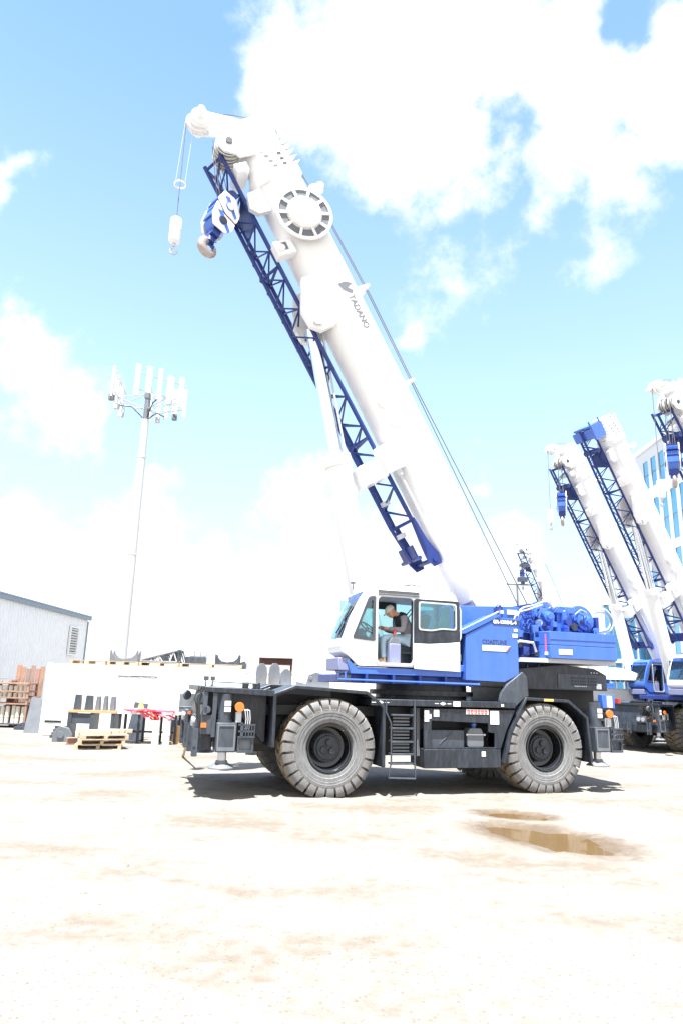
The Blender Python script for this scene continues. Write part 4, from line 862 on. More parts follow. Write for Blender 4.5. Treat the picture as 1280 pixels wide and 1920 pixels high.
# ---------------------------------------------------------------- the cranes
MO = Vector((2.265, 14.9, 0)); MY = radians(17)
def LW(x, y, z): return Vector((MO.x+x*cos(MY)-y*sin(MY), MO.y+x*sin(MY)+y*cos(MY), z))
def place(loc, yaw, sc): 
    return lambda p: Vector((loc[0]+sc*(p[0]*cos(yaw)-p[1]*sin(yaw)), loc[1]+sc*(p[0]*sin(yaw)+p[1]*cos(yaw)), sc*p[2]))
main, TM = build_crane('huge white and blue crane in the foreground, COASTLINE on its blue side cover', tuple(MO), MY, radians(61), 1, True)
PM = place(MO, MY, 1)
XD = Vector((cos(MY), sin(MY), 0))
tops = [PM(TM(13.98+da, y, -1.1)) for da, y in ((.22, 1.4), (-.22, 1.8), (.2, 1.6), (-.2, 1.5))]
hook_block('blue and white striped hook block with worn hook, hanging from the foreground crane', tops, tuple(LW(-5.28, 1.62, 13.45)), Vector((cos(MY+.45), sin(MY+.45), 0)), .9, -.30)
bt = PM(TM(15.02, 1.63, -1.44)); bc = LW(-6.12, 1.63, 12.82)
ball_hook('small white cylinder hook on a single line at the tip of the foreground crane', tuple(bt), (bt.x, bt.y, bc.z), XD, .82)
rg = MB()
rg.tube([(.14*cos(k*pi/10), .14*sin(k*pi/10), 0) for k in range(20)], .02, 7, True)
ring = rg.build('limit_ring', WHITE); ring.location = (bt.x, bt.y, 14.15)
MB().cyl((.12, 0, .01), (.2, .02, bt.z-14.15+.05), .007, n=5).cyl((-.12, 0, .01), (-.02, 0, bt.z-14.15+.05), .007, n=5).build('hanger_cord', LGREY, ring)
tag(ring, 'white limit ring hung around the hook line below the boom tip', 'ring')

sec, TA = build_crane('crane behind on the right with blunt boom end and no hooks', (15.5, 28.4, 0), radians(30), radians(58.6), .87, False, WHITE, False)
thd, TB = build_crane('crane behind with the blue cab, its boom ending lowest of the parked booms', (15.77, 32.9, 0), radians(30), radians(57.6), .86, False, BLUE, True)
fth, TD = build_crane('crane cut off by the right picture edge, only its boom tip in view', (17.8, 25.45, 0), radians(30), radians(55), .87)
fif, TE = build_crane('far small crane seen above the winches of the foreground crane', (18.1, 53, 0), radians(20), radians(66), .8)
PB = place((15.77, 32.9), radians(30), .86); PD = place((17.8, 25.45), radians(30), .87); PE = place((18.1, 53), radians(20), .8)
X30 = Vector((cos(.52), sin(.52), 0))
def hang(P, T, lab1, lab2, drop1, drop2, sc):
    t = [P(T(13.98+da, y, -1.1)) for da, y in ((.22, 1.4), (-.22, 1.8), (.2, 1.6), (-.2, 1.5))]; c = sum(t, Vector())/4
    hook_block(lab1, t, (c.x, c.y, c.z-drop1), Vector((cos(1.2), sin(1.2), 0)), sc, .0)
    if lab2:
        b = P(T(15.02, 1.63, -1.44)); ball_hook(lab2, tuple(b), (b.x, b.y, b.z-drop2), X30, sc)
hang(PB, TB, 'blue hook block below the lowest of the parked booms behind', 'small hook on a long line left of the parked booms behind', 1.9, 3.3, .8)
hang(PD, TD, 'blue hook block hanging before the glass office at the right edge', 'white and blue auxiliary hook before the glass office windows', 2.0, 3.9, .8)
hang(PE, TE, 'tiny blue hook block of the far small crane', None, 2.0, 0, .75)

# ---------------------------------------------------------------- the operator
def skin_mesh(nodes, edges, mat, name, sub=2):
    names = list(nodes); me = bpy.data.meshes.new(name); me.from_pydata([nodes[k][0] for k in names], [(names.index(a), names.index(b)) for a, b in edges], [])
    o = bpy.data.objects.new('tmp_skin', me); COL.objects.link(o); o.modifiers.new('skin', 'SKIN'); sd = o.modifiers.new('sub', 'SUBSURF'); sd.levels = sub; sd.render_levels = sub
    for i, k in enumerate(names):
        r = nodes[k][1]; me.skin_vertices[0].data[i].radius = r if isinstance(r, tuple) else (r, r)
        me.skin_vertices[0].data[i].use_root = (i == 0)
    dg = bpy.context.evaluated_depsgraph_get(); dg.update()
    r = bpy.data.meshes.new_from_object(o.evaluated_get(dg)); bpy.data.objects.remove(o); r.name = name; r.materials.clear(); r.materials.append(mat)
    for p in r.polygons: p.use_smooth = True
    return r
def ellipsoid(c, rx, ry, rz, mb, n=16, tilt=0):
    vs = []; fs = []; m_ = n//2
    for i in range(m_+1):
        th = pi*i/m_
        for j in range(n):
            ph = 2*pi*j/n; x, y, z = rx*sin(th)*cos(ph), ry*sin(th)*sin(ph), rz*cos(th)
            x, z = x*cos(tilt)+z*sin(tilt), -x*sin(tilt)+z*cos(tilt); vs.append((c[0]+x, c[1]+y, c[2]+z))
    for i in range(m_):
        for j in range(n): fs.append((i*n+j, i*n+(j+1) % n, (i+1)*n+(j+1) % n, (i+1)*n+j))
    mb.add(vs, fs)
BX, BY, BZ = -.62, .62, 3.0                       # seat point in crane axes; figure axes: x back, y away, z up
pr = empty('person', tuple(LW(BX, BY, BZ)), MY, None, 1.08); tag(pr, 'person in grey jacket and pale jeans sitting in the crane cab, head bowed', 'person')
hipL, hipR = (.0, -.09, .10), (.0, .09, .10)
nodes = {'pelvis': ((.02, 0, .10), (.13, .12)), 'waist': ((.04, 0, .27), (.12, .10)), 'chest': ((-.03, 0, .46), (.15, .11)), 'collar': ((-.12, 0, .58), (.09, .07)), 'neck': ((-.20, 0, .63), .05), 'skull': ((-.30, 0, .66), .075)}
edges = [('pelvis', 'waist'), ('waist', 'chest'), ('chest', 'collar'), ('collar', 'neck'), ('neck', 'skull')]
for s, yy in (('a', -1), ('b', 1)):
    nodes.update({'hip'+s: ((-.08, yy*.09, .11), .085), 'knee'+s: ((-.50+.04*yy, yy*.12, .14), .062), 'ankle'+s: ((-.46+.05*yy, yy*.12, -.28), .042), 'toe'+s: ((-.62+.05*yy, yy*.13, -.34), .035),
                  'sho'+s: ((-.09, yy*.17, .54), .062), 'elb'+s: ((-.16, yy*.22, .30), .045), 'wri'+s: ((-.44, yy*.10, .32), .03), 'palm'+s: ((-.52, yy*.06, .34), (.036, .02))})
    edges += [('pelvis', 'hip'+s), ('hip'+s, 'knee'+s), ('knee'+s, 'ankle'+s), ('ankle'+s, 'toe'+s), ('chest', 'sho'+s), ('sho'+s, 'elb'+s), ('elb'+s, 'wri'+s), ('wri'+s, 'palm'+s)]
bme = skin_mesh(nodes, edges, SKIN, 'body')
bd = link('body', bme, pr)
# hands: five separate fingers each, curled on a small clipboard
hm = MB()
for yy in (-1, 1):
    for k in range(4):
        b0 = Vector((-.545, yy*(.035+.017*k), .352-.004*k)); l_ = (.034, .038, .035, .028)[k]
        p1 = b0+Vector((-l_, -yy*.008, .004)); p2 = p1+Vector((-l_*.5, -yy*.01, -l_*.6)); p3 = p2+Vector((l_*.2, -yy*.006, -l_*.6))
        for a, b_, ra, rb in ((b0, p1, .0095, .009), (p1, p2, .009, .008), (p2, p3, .008, .006)): hm.cyl(tuple(a), tuple(b_), ra, rb, n=8)
    t0 = Vector((-.50, yy*.03, .36)); t1 = t0+Vector((-.03, -yy*.025, .012)); t2 = t1+Vector((-.03, -yy*.008, -.004)); hm.cyl(tuple(t0), tuple(t1), .012, .011, n=8).cyl(tuple(t1), tuple(t2), .011, .007, n=8)
# head with face looking down to the left
hd = MB(); H = Vector((-.335, 0, .685)); tl = -.75
def HP(x, y, z): return tuple(H+Vector((x*cos(tl)+z*sin(tl)*1, y, -x*sin(tl)*-1+z*cos(tl))))
ellipsoid((0, 0, 0), .105, .078, .12, hd, 18)
ellipsoid((-.02, 0, -.06), .078, .06, .075, hd, 14)
for sy in (-1, 1): ellipsoid((.015, sy*.078, -.012), .026, .012, .034, hd, 10); ellipsoid((-.094, sy*.031, .01), .012, .016, .010, hd, 8)
hd.add([(-.10, -.014, .02), (-.10, .014, .02), (-.128, -.017, -.03), (-.128, .017, -.03), (-.098, -.02, -.035), (-.098, .02, -.035)], [(0, 1, 3, 2), (2, 3, 5, 4), (0, 2, 4), (1, 3, 5)])
hd.add([(-.094, -.026, -.066), (-.094, .026, -.066), (-.104, -.02, -.06), (-.104, .02, -.06), (-.104, -.018, -.073), (-.104, .018, -.073)], [(0, 2, 3, 1), (0, 4, 5, 1), (2, 4, 5, 3)])
rot = Matrix.Rotation(radians(38), 3, 'Y')
def turned(mb): mb.v = [tuple(H+rot.inverted() @ Vector(p)) for p in mb.v]; return mb
turned(hd)
bm = bmesh.new(); bm.from_mesh(bme)
for extra in (hd, hm):
    tmp = bpy.data.meshes.new('tmp'); tmp.from_pydata(extra.v, [], extra.f); bm.from_mesh(tmp); bpy.data.meshes.remove(tmp)
bmesh.ops.recalc_face_normals(bm, faces=bm.faces); bm.to_mesh(bme); bm.free()
for p in bme.polygons: p.use_smooth = True
cp = MB(); vs = []
cp.lathe([(.02, .108), (.05, .106), (.09, .088), (.115, .055), (.125, .0)], (0.005, 0, 0), (0, 0, 1), 22, caps=False)
cp.v = [(p[0]*1.03, p[1]*.78, p[2]) for p in cp.v]
cp.add([(-.09, -.06, .03), (-.09, .06, .03), (-.17, -.045, .012), (-.17, .045, .012), (-.09, -.06, .022), (-.09, .06, .022), (-.17, -.045, .004), (-.17, .045, .004)], [(0, 1, 3, 2), (4, 5, 7, 6), (2, 3, 7, 6), (0, 2, 6, 4), (1, 3, 7, 5)])
turned(cp).build('cap', HAIR, pr)
jk = {'w0': ((.045, 0, .13), (.165, .145)), 'w1': ((.05, 0, .28), (.16, .14)), 'ch': ((-.02, 0, .46), (.18, .145)), 'co': ((-.11, 0, .57), (.11, .09))}
je = [('w0', 'w1'), ('w1', 'ch'), ('ch', 'co')]
for s, yy in (('a', -1), ('b', 1)):
    jk.update({'s'+s: ((-.08, yy*.18, .53), .088), 'e'+s: ((-.15, yy*.235, .30), .068), 'm'+s: ((-.30, yy*.17, .305), .056), 'r'+s: ((-.42, yy*.105, .32), .046)})
    je += [('ch', 's'+s), ('s'+s, 'e'+s), ('e'+s, 'm'+s), ('m'+s, 'r'+s)]
link('jacket', skin_mesh(jk, je, JACKET, 'jacket'), pr)
vb = MB(); vb.lathe([(-.05, .145), (0, .135), (.05, .105), (.075, .085)], (-.115, 0, .575), (-.7, 0, .7), 20, caps=False); ellipsoid((-.135, 0, .47), .09, .13, .12, vb, 14)
vb.build('hood', VEST, pr)
jn_ = {'p': ((.03, 0, .085), (.165, .13))}; je = []
for s, yy in (('a', -1), ('b', 1)):
    jn_.update({'h'+s: ((-.10, yy*.10, .105), .108), 'k'+s: ((-.50+.04*yy, yy*.12, .135), .086), 'c'+s: ((-.475+.05*yy, yy*.12, -.08), .07), 'a'+s: ((-.46+.05*yy, yy*.12, -.28), .066)})
    je += [('p', 'h'+s), ('h'+s, 'k'+s), ('k'+s, 'c'+s), ('c'+s, 'a'+s)]
link('jeans', skin_mesh(jn_, je, JEANS, 'jeans'), pr)
for yy in (-1, 1):
    bt_ = MB(); ellipsoid((-.53+.05*yy, yy*.125, -.355), .135, .05, .05, bt_, 14); bt_.cyl((-.46+.05*yy, yy*.12, -.36), (-.46+.05*yy, yy*.12, -.24), .055, n=12).build('boot', LEATHER, pr)
cb = MB().prism([(-.60, .315), (-.50, .34), (-.50, .348), (-.60, .323)], -.11, .11).build('clipboard', INK); cb.location = tuple(LW(BX, BY, BZ)); cb.rotation_euler = (0, 0, MY); cb.scale = (1.08,)*3; tag(cb, 'small dark clipboard in the hands of the crane operator', 'clipboard')
# ---------------------------------------------------------------- left side: shed, rack, boards
sh = empty('metal_shed', (-16.3, 31, 0)); tag(sh, 'pale ribbed metal shed with blue-grey eaves on the left', 'shed')
cw_ = MB(); Y0, Y1, H = -14, 14.0, 5.9; n_ = int((Y1-Y0)/.32); vs = []
for k in range(n_+1):
    y = Y0+(Y1-Y0)*k/n_
    for dy, dx in ((0, 0), (.10, 0), (.13, .035), (.19, .035), (.22, 0)):
        if y+dy <= Y1: vs += [(dx, y+dy, 0), (dx, y+dy, H)]
cw_.add(vs, [(2*i, 2*i+2, 2*i+3, 2*i+1) for i in range(len(vs)//2-1)]); cw_.build('wall', SIDING, sh, 0, 20)
MB().box(-12, -.02, Y1-.05, Y1, 0, H).box(-12, -.02, Y0, Y0+.05, 0, H).box(-.06, -.012, Y0, Y1, 0, H).build('end_wall', SIDING, sh)
MB().prism([(.2, H-.02), (.2, H+.06), (-6, H+1.0), (-12.3, H+.06), (-12.3, H-.02), (-6, H+.8)], Y0-.2, Y1+.2).build('roof', TRIM, sh)
MB().box(.05, .19, Y0-.2, Y1+.2, H-.22, H-.025).build('gutter', TRIM, sh)
MB().box(.04, .10, Y1-.1, Y1+.02, 0, H-.3).build('corner_trim', TRIM, sh)
lv = MB().plate([(11.0, 3.35), (12.35, 3.35), (12.35, 5.1), (11.0, 5.1)], [[(11.1, 3.45), (12.25, 3.45), (12.25, 5.0), (11.1, 5.0)]], .05, .16, 'x').build('louvre_vent', SIDING, sh)
for k in range(10): MB().add([(.05, 11.1, 3.47+k*.155), (.05, 12.25, 3.47+k*.155), (.15, 12.25, 3.56+k*.155), (.15, 11.1, 3.56+k*.155), (.06, 11.1, 3.47+k*.155), (.06, 12.25, 3.47+k*.155), (.16, 12.25, 3.56+k*.155), (.16, 11.1, 3.56+k*.155)], [(0, 1, 2, 3), (4, 5, 6, 7), (0, 1, 5, 4), (2, 3, 7, 6), (1, 2, 6, 5), (0, 3, 7, 4)]).build('louvre_slat', SIDING, lv)
MB().box(.04, .06, 11.1, 12.25, 3.45, 5.0).build('louvre_back', GREY, lv)
rk = empty('storage_rack', (-14.3, 30, 0)); tag(rk, 'rust coloured storage rack holding rows of white posts beside the shed', 'rack')
for xx in (-1.6, -.1, 1.45):
    for yy in (-.4, .4): MB().box(xx-.04, xx+.04, yy-.04, yy+.04, 0, 1.85).build('upright', RUST, rk)
SH_ = (.12, .92, 1.16, 1.42, 1.74)
for z in SH_: MB().box(-1.7, 1.5, -.46, .46, z, z+.06).build('shelf', RUST if z > .5 else GREY, rk, .004)
MB().tube([(-1.7, -.4, 1.98), (1.0, -.4, 1.95)], .015, 5).build('top_rail', MIDGREY, rk)
ORD = ('first', 'second', 'third', 'fourth', 'fifth', 'sixth', 'seventh', 'eighth')
for z0, h_, row in ((.18, .70, 'bottom'), (1.22, .19, 'middle'), (1.48, .22, 'upper')):
    r = .085 if h_ > .5 else .09
    pm = MB().cyl((0, 0, 0), (0, 0, h_), r, n=14).lathe([(h_*.35, r), (h_*.36, r+.008), (h_*.4, r+.008), (h_*.41, r)], (0, 0, 0), (0, 0, 1), 14).mesh('white_post', CREAM)
    for k in range(8):
        p_ = link('white_post' if h_ > .5 else 'white_canister', pm); p_.scale.z = rnd.uniform(.9, 1)
        p_.location = (-14.3+1.3-k*.21+rnd.uniform(-.02, .02), 29.72+rnd.uniform(-.03, .03), z0)
        tag(p_, '%s white %s from the right end of the %s shelf of the rusty rack' % (ORD[k], 'post' if h_ > .5 else 'canister', row), 'post' if h_ > .5 else 'canister', 'white posts on the rack' if h_ > .5 else 'white canisters on the rack')
for k in range(6):
    b_ = MB().box(-.09, .09, -.02, .02, 0, 2.45+rnd.uniform(-.08, .12)).build('board', RUST if k not in (2, 3, 4) else paint('brown_board_%d' % k, (.27+.04*(k-3), .18, .15), .85, .25, 4), None, .004)
    b_.location = (-13.9+k*.19, 30.75+.04*k, 0); b_.rotation_euler = (-.03, 0, rnd.uniform(-.1, .1)); tag(b_, ('leftmost', 'second from left', 'third from left', 'fourth from left', 'fifth from left', 'rightmost')[k]+' of the rusty boards standing upright beside the rack', 'board', 'upright brown boards by the rack')
bn = MB().box(-.55, .55, -.3, .3, .12, .8).box(-.6, .6, -.36, .36, .8, .87).box(-.6, .6, -.36, .36, 1.2, 1.26).box(-.55, -.45, -.3, .3, .8, 1.9).build('timber_crate', RUST, None, .01); bn.location = (-13.35, 30.3, 0); tag(bn, 'reddish timber crate with shelves at the right end of the rack', 'crate')
st_ = MB().box(-.6, .6, -.4, .4, 0, .12).prism([(-.55, .12), (.5, .12), (.4, .3), (-.35, .28)], -.35, .35).build('steel_scrap', GREY, None, .01); st_.location = (-12.2, 29, 0); tag(st_, 'low pile of grey steel pieces on the ground before the shed', 'scrap')
# ---------------------------------------------------------------- white container with loads on its roof
CY = radians(4.5); CO = Vector((-10.85, 26.35, 0))
def CW(x, y, z): return Vector((CO.x+x*cos(CY)-y*sin(CY), CO.y+x*sin(CY)+y*cos(CY), z))
ct = empty('shipping_container', tuple(CO), CY); tag(ct, 'long white shipping container with loads stacked along its roof', 'container')
vs = []; k = 0
for i in range(108):
    x = .12+i*.11; vs += [(x, .0 if i % 4 in (0, 1) else .012, .16), (x, .0 if i % 4 in (0, 1) else .012, 2.46)]
MB().add(vs, [(2*i, 2*i+2, 2*i+3, 2*i+1) for i in range(107)]).build('side_wall', LABELW, ct, 0, 20)
MB().box(0, 12.19, .06, 2.4, .16, 2.55).build('body', LABELW, ct)
for x0 in (0, 12.04): MB().box(x0, x0+.15, -.02, 2.44, 0, 2.59).build('corner_post', LABELW, ct, .01)
MB().box(.15, 12.04, -.004, .08, 2.46, 2.585).build('side_rail', LABELW, ct); MB().box(.15, 12.04, -.004, .08, .02, .16).build('side_rail', LABELW, ct)
MB().box(2.6, 4.1, -.012, -.002, 2.18, 2.22).build('hinge_rail', GREY, ct)
MB().box(.16, .75, -.012, -.002, .46, .54).build('fork_pocket', BLACK, ct)
def pallet(label, loc, rz, w_=1.2, d_=1.0, n=5, mat=WOOD):
    p = empty('pallet', loc, rz); tag(p, label, 'pallet', 'wooden pallets about the yard')
    for i in range(n): MB().box(-w_/2, w_/2, -d_/2+i*d_/n+.01, -d_/2+(i+1)*d_/n-.02, .12, .145).build('deck_board', mat, p)
    for i in range(3): MB().box(-w_/2+i*(w_-.1)/2, -w_/2+.1+i*(w_-.1)/2, -d_/2, d_/2, .025, .119).build('bearer', mat, p)
    for i in range(3): MB().box(-w_/2, w_/2, -d_/2+i*(d_-.1)/2, -d_/2+.1+i*(d_-.1)/2, 0, .024).build('bottom_board', mat, p)
    return p
def saddle(label, loc, rz, w_, h_, mat=GREY):
    pts = [(-w_/2, 0), (w_/2, 0), (w_/2, h_), (w_/2-.04, h_), (w_/2-.1, h_*.62), (w_*.26, h_*.34), (0, h_*.24), (-w_*.26, h_*.34), (-w_/2+.1, h_*.62), (-w_/2+.04, h_), (-w_/2, h_)]
    s_ = empty('steel_saddle', loc, rz); tag(s_, label, 'steel saddle', 'steel saddles on the container roof')
    for y in (-.3, .22): MB().prism(pts, y, y+.08).build('cradle_plate', mat, s_, .006)
    MB().box(-w_/2+.05, w_/2-.05, -.22, .22, .02, .06).build('base_plate', mat, s_); return s_
zt = 2.595
pallet('long pallet at the left end of the container roof', tuple(CW(1.45, .5, zt)), CY, 1.3)
pallet('pallet under the wide grey saddle on the container roof', tuple(CW(2.75, .5, zt)), CY, 1.15)
saddle('wide grey U-shaped steel saddle with tall horns on the container roof', tuple(CW(2.72, .5, zt+.147)), CY, 1.05, .42, MIDGREY)
pallet('pallet under the steel lattice piece on the container roof', tuple(CW(4.1, .5, zt)), CY, 1.5)
lt = empty('lattice_frame', tuple(CW(4.15, .5, zt+.147)), CY); tag(lt, 'slanting steel lattice frame lying on the container roof', 'frame')
for y in (-.3, .3):
    MB().cyl((-.75, y, .08), (.65, y, .48), .04, n=8).build('top_chord', MIDGREY, lt); MB().cyl((-.75, y, .03), (.7, y, .03), .04, n=8).build('bottom_chord', MIDGREY, lt)
    for k in range(5): x = -.5+k*.27; MB().cyl((x, y, .03), (x+.12, y, .08+(x+.87)*.286), .025, n=6).cyl((x+.12, y, .08+(x+.87)*.286), (x+.27, y, .03), .025, n=6).build('lattice_bar', LGREY if k % 2 else GREY, lt)
MB().box(.35, .6, -.25, .25, .0, .4).box(-.1, .2, -.2, .2, .03, .25).build('gusset', GREY, lt)
MB().box(.6, .66, -.35, .35, .0, .5).build('end_bar', GREY, lt)
pallet('pallet under the grey box and small saddle on the container roof', tuple(CW(6.05, .5, zt)), CY, 2.35)
saddle('dark grey U-shaped saddle with a gear in its lap, on the container roof', tuple(CW(6.65, .5, zt+.147)), CY, .95, .38, GREY)
bx_ = MB().box(-.38, .38, -.3, .3, 0, .26).box(-.2, .34, -.28, .28, .26, .28).build('steel_box', GREY, None, .01); bx_.location = tuple(CW(5.42, .5, zt+.147)); bx_.rotation_euler.z = CY; tag(bx_, 'dark steel box at the left end of the container roof pallet pair', 'box')
ib = empty('window_crate', tuple(CW(5.5, .5, zt+.43)), CY); tag(ib, 'pale blue grid crate standing on the dark steel box', 'crate')
for i in range(2):
    for k in range(3): MB().box(-.34+k*.23, -.13+k*.23, -.2, .2, i*.13, i*.13+.12).build('crate_cell', LGREY, ib, .006)
# ---------------------------------------------------------------- trailer with steel parts behind the front of the crane
tr = empty('flat_trailer', (-1.35, 22.5, 0), .08); tag(tr, 'white flat trailer carrying grey steel plates behind the crane front', 'trailer')
MB().box(-1.5, 1.5, -.8, .8, 1.2, 1.98).build('bed', LABELW, tr, .02)
for x in (-1.0, 1.0):
    for y in (-.7, .7): w0 = MB().lathe([(-.12, .2), (-.12, .42), (.12, .42), (.12, .2)], (x, y, .42), (0, 1, 0), 24).build('wheel', DARKRUB, tr); MB().cyl((x, y-.13, .42), (x, y+.13, .42), .2, n=16).build('rim', LGREY, w0)
MB().box(-1.3, 1.3, -.5, .5, .8, 1.2).build('chassis', GREY, tr)
MB().box(-1.3, -.55, -.7, .3, 1.981, 2.06).build('timber_bed', WOOD, tr)
for k, (x, h_) in enumerate(((-1.0, .64), (-.62, .66), (-.28, .58))):
    g_ = MB().prism([(-.17, 0), (.17, 0), (.185, .3), (.16, h_-.12), (.06, h_), (-.06, h_), (-.16, h_-.12), (-.185, .3)], -.05, .05).build('pointed_plate', MIDGREY, None, .008)
    g_.location = (-1.35+x, 22.05+.25*k, 2.062 if k < 2 else 1.982); g_.rotation_euler.z = .1+.15*k; tag(g_, ('leftmost grey pointed steel plate standing on the white trailer', 'middle grey pointed steel plate standing on the white trailer', 'rightmost and lowest grey pointed plate on the white trailer')[k], 'steel plate')
bm_ = MB().prism([(-.55, 0), (.55, 0), (.55, .03), (.55, .19), (-.55, .22)], -.12, -.09).box(-.55, .55, -.2, .0, .19, .215).box(-.55, .55, -.2, 0, -.02, 0).box(.47, .54, -.16, -.08, -.72, -.02).box(-.54, -.47, -.16, -.08, -.72, -.02).build('steel_beam', BROWN, None, .004); bm_.location = (-2.0, 23.1, 2.70); tag(bm_, 'brown steel beam on two legs across the trailer top', 'beam')
gb = MB().prism([(-.55, 0), (.55, 0), (.52, .3), (.3, .44), (.1, .50), (-.12, .40), (-.2, .14), (-.5, .2)], -.3, .3).cyl((-.05, -.32, .3), (-.05, -.29, .3), .06, n=12).build('gear_housing', MIDGREY, None, .012); gb.location = (-.75, 22.3, 1.985); tag(gb, 'sloped light grey machine housing on the right of the white trailer', 'machine part')
# ---------------------------------------------------------------- yard clutter before the container
bench = empty('work_bench', (-8.45, 25.1, 0)); tag(bench, 'grey steel bench with orange timber top left of the pallets', 'bench')
MB().box(-.85, .85, -.3, .3, .92, 1.0).build('bench_top', paint('orange_timber', (.5, .3, .15), .8, .2, 6), bench)
for x in (-.78, .0, .72): MB().box(x-.06, x+.08, -.28, .28, 0, .92).build('leg', GREY, bench)
MB().box(-.8, .0, -.25, -.22, .55, .9).build('front_panel', GREY, bench)
for k, (x, h_, ww) in enumerate(((-.62, .52, .17), (-.22, .5, .2), (.1, .48, .1), (.36, .5, .09), (.62, .48, .12))):
    u_p = MB().prism([(-ww/2-.03, 0), (ww/2+.03, 0), (ww/2, h_), (-ww/2, h_)], -.1, .1).build('steel_upright', GREY if k < 2 else MIDGREY, None, .006); u_p.location = (-8.45+x, 25.05, 1.001)
    tag(u_p, ('leftmost dark steel upright on the grey bench', 'broad dark steel upright, second on the grey bench', 'narrow steel upright in the middle of the bench', 'fourth steel upright from the left on the bench', 'rightmost steel upright on the bench')[k], 'steel part')
for i in range(3):
    p_ = pallet(('lowest pallet of the stack on the pale ground', 'middle pallet of the stack on the pale ground', 'top pallet of the stack on the pale ground')[i], (-7.3+.06*i, 22.4-.05*i, .147*i), .25+.12*i, 1.35, 1.05)
for k in range(4):
    t_ = MB().box(-.55+.1*k, .5, -.07, .07, 0, .11).build('timber', WOOD, None, .008); t_.location = (-7.35+.14*k, 22.1+.22*k, .442); t_.rotation_euler.z = -.1+.3*(k % 2); tag(t_, ('nearest and longest sawn timber on the top pallet', 'second sawn timber from the front on the top pallet', 'third sawn timber from the front on the top pallet', 'shortest sawn timber at the back of the top pallet')[k], 'timber', 'sawn timbers on the pallet stack')
tb = empty('trestle_table', (-6.35, 24.6, 0)); tag(tb, 'long white trestle table draped with pink straps', 'table')
MB().box(-1.05, 1.05, -.4, .4, .95, 1.02).build('table_top', LABELW, tb, .01)
for x in (-.95, -.3, .3, .95): MB().box(x-.04, x+.04, -.36, -.28, 0, .95).build('leg', BLACK, tb); MB().box(x-.04, x+.04, .28, .36, 0, .95).build('leg', BLACK, tb)
MB().box(-.8, .9, -.33, -.30, .35, .42).build('brace', BLACK, tb)
for k, (x, q) in enumerate(((-.35, .0), (.1, .06), (.55, .02))):
    pts = []; r4 = random.Random(k+3)
    for i in range(26): pts.append((x+.35*sin(i*.9+k)+r4.uniform(-.08, .08), -.42+.2*cos(i*.7)+r4.uniform(-.06, .06)*1, 1.06+.05*r4.random()-(.28*max(0, sin(i*.45+k)) if i % 7 < 3 else 0)))
    s_ = MB().tube(pts, .035, 6).build('strap', PINK if k != 1 else RED); s_.location = (-6.35, 24.55, 0); tag(s_, ('tangled pink strap at the left of the white table', 'red strap hanging over the middle of the white table', 'tangled pink strap at the right of the white table')[k], 'strap')
cone = MB().lathe([(0, .16), (.03, .16), (.04, .12), (.34, .04), (.35, .0)], (0, 0, 0), (0, 0, 1), 18).build('yellow_cone', YELLOW); cone.location = (-6.75, 24.7, 1.025); tag(cone, 'yellow cone standing on the white table behind the pink straps', 'cone')
tarp = MB().box(-.35, .35, -.3, .3, 0, .06).box(-.3, .28, -.25, .25, .06, .1).build('blue_tarp', paint('blue_tarp', (.3, .38, .7), .7, .1, 6), None, .02); tarp.location = (-7.15, 24.6, 1.022); tag(tarp, 'folded pale blue tarp at the left end of the white table', 'tarp')
for k, x in enumerate((-5.98, -5.62)):
    c_ = MB().cyl((0, 0, 0), (0, 0, .78), .12, n=18).lathe([(.3, .12), (.31, .128), (.36, .128), (.37, .12)], (0, 0, 0), (0, 0, 1), 18).build('white_cylinder', LABELW); c_.location = (x, 24.0, 0); tag(c_, ('white cylinder with a band under the middle of the table', 'white cylinder with a band under the right of the table')[k], 'cylinder')
bg_ = MB().prism(roundpoly([(-.25, 0), (.25, 0), (.22, .55), (-.2, .6)], .08), -.16, .16).build('sack', paint('orange_sack', (.7, .42, .2), .85, .2, 9), None, .04); bg_.location = (-5.3, 24.6, .0); tag(bg_, 'orange sack on the ground right of the white table', 'sack')
dm = empty('oil_drum', (-5.45, 26.0, 0)); tag(dm, 'dark blue-grey drum standing on a black crate left of the crane front', 'drum')
MB().cyl((0, 0, .74), (0, 0, 1.64), .27, n=24).lathe([(.74, .27), (.75, .28), (.78, .28), (.79, .27)], (0, 0, 0), (0, 0, 1), 24).lathe([(1.15, .27), (1.16, .285), (1.19, .285), (1.2, .27)], (0, 0, 0), (0, 0, 1), 24).build('barrel', MIDGREY, dm)
cr_ = MB().box(-.5, .5, -.4, .4, 0, .739).build('black_crate', BLACK, None, .02); cr_.location = (-5.5, 26.0, 0); tag(cr_, 'black crate under the dark drum', 'crate')
g0, g1 = Vector((-4.3, 20.6, .02)), Vector((-3.55, 17.9, 1.05)); po = MB().cyl((0, 0, 0), tuple(g1-g0), .04, .03, n=8).build('timber_pole', WOOD); po.location = tuple(g0); tag(po, 'pale timber pole leaning from the ground to the crane front', 'pole')
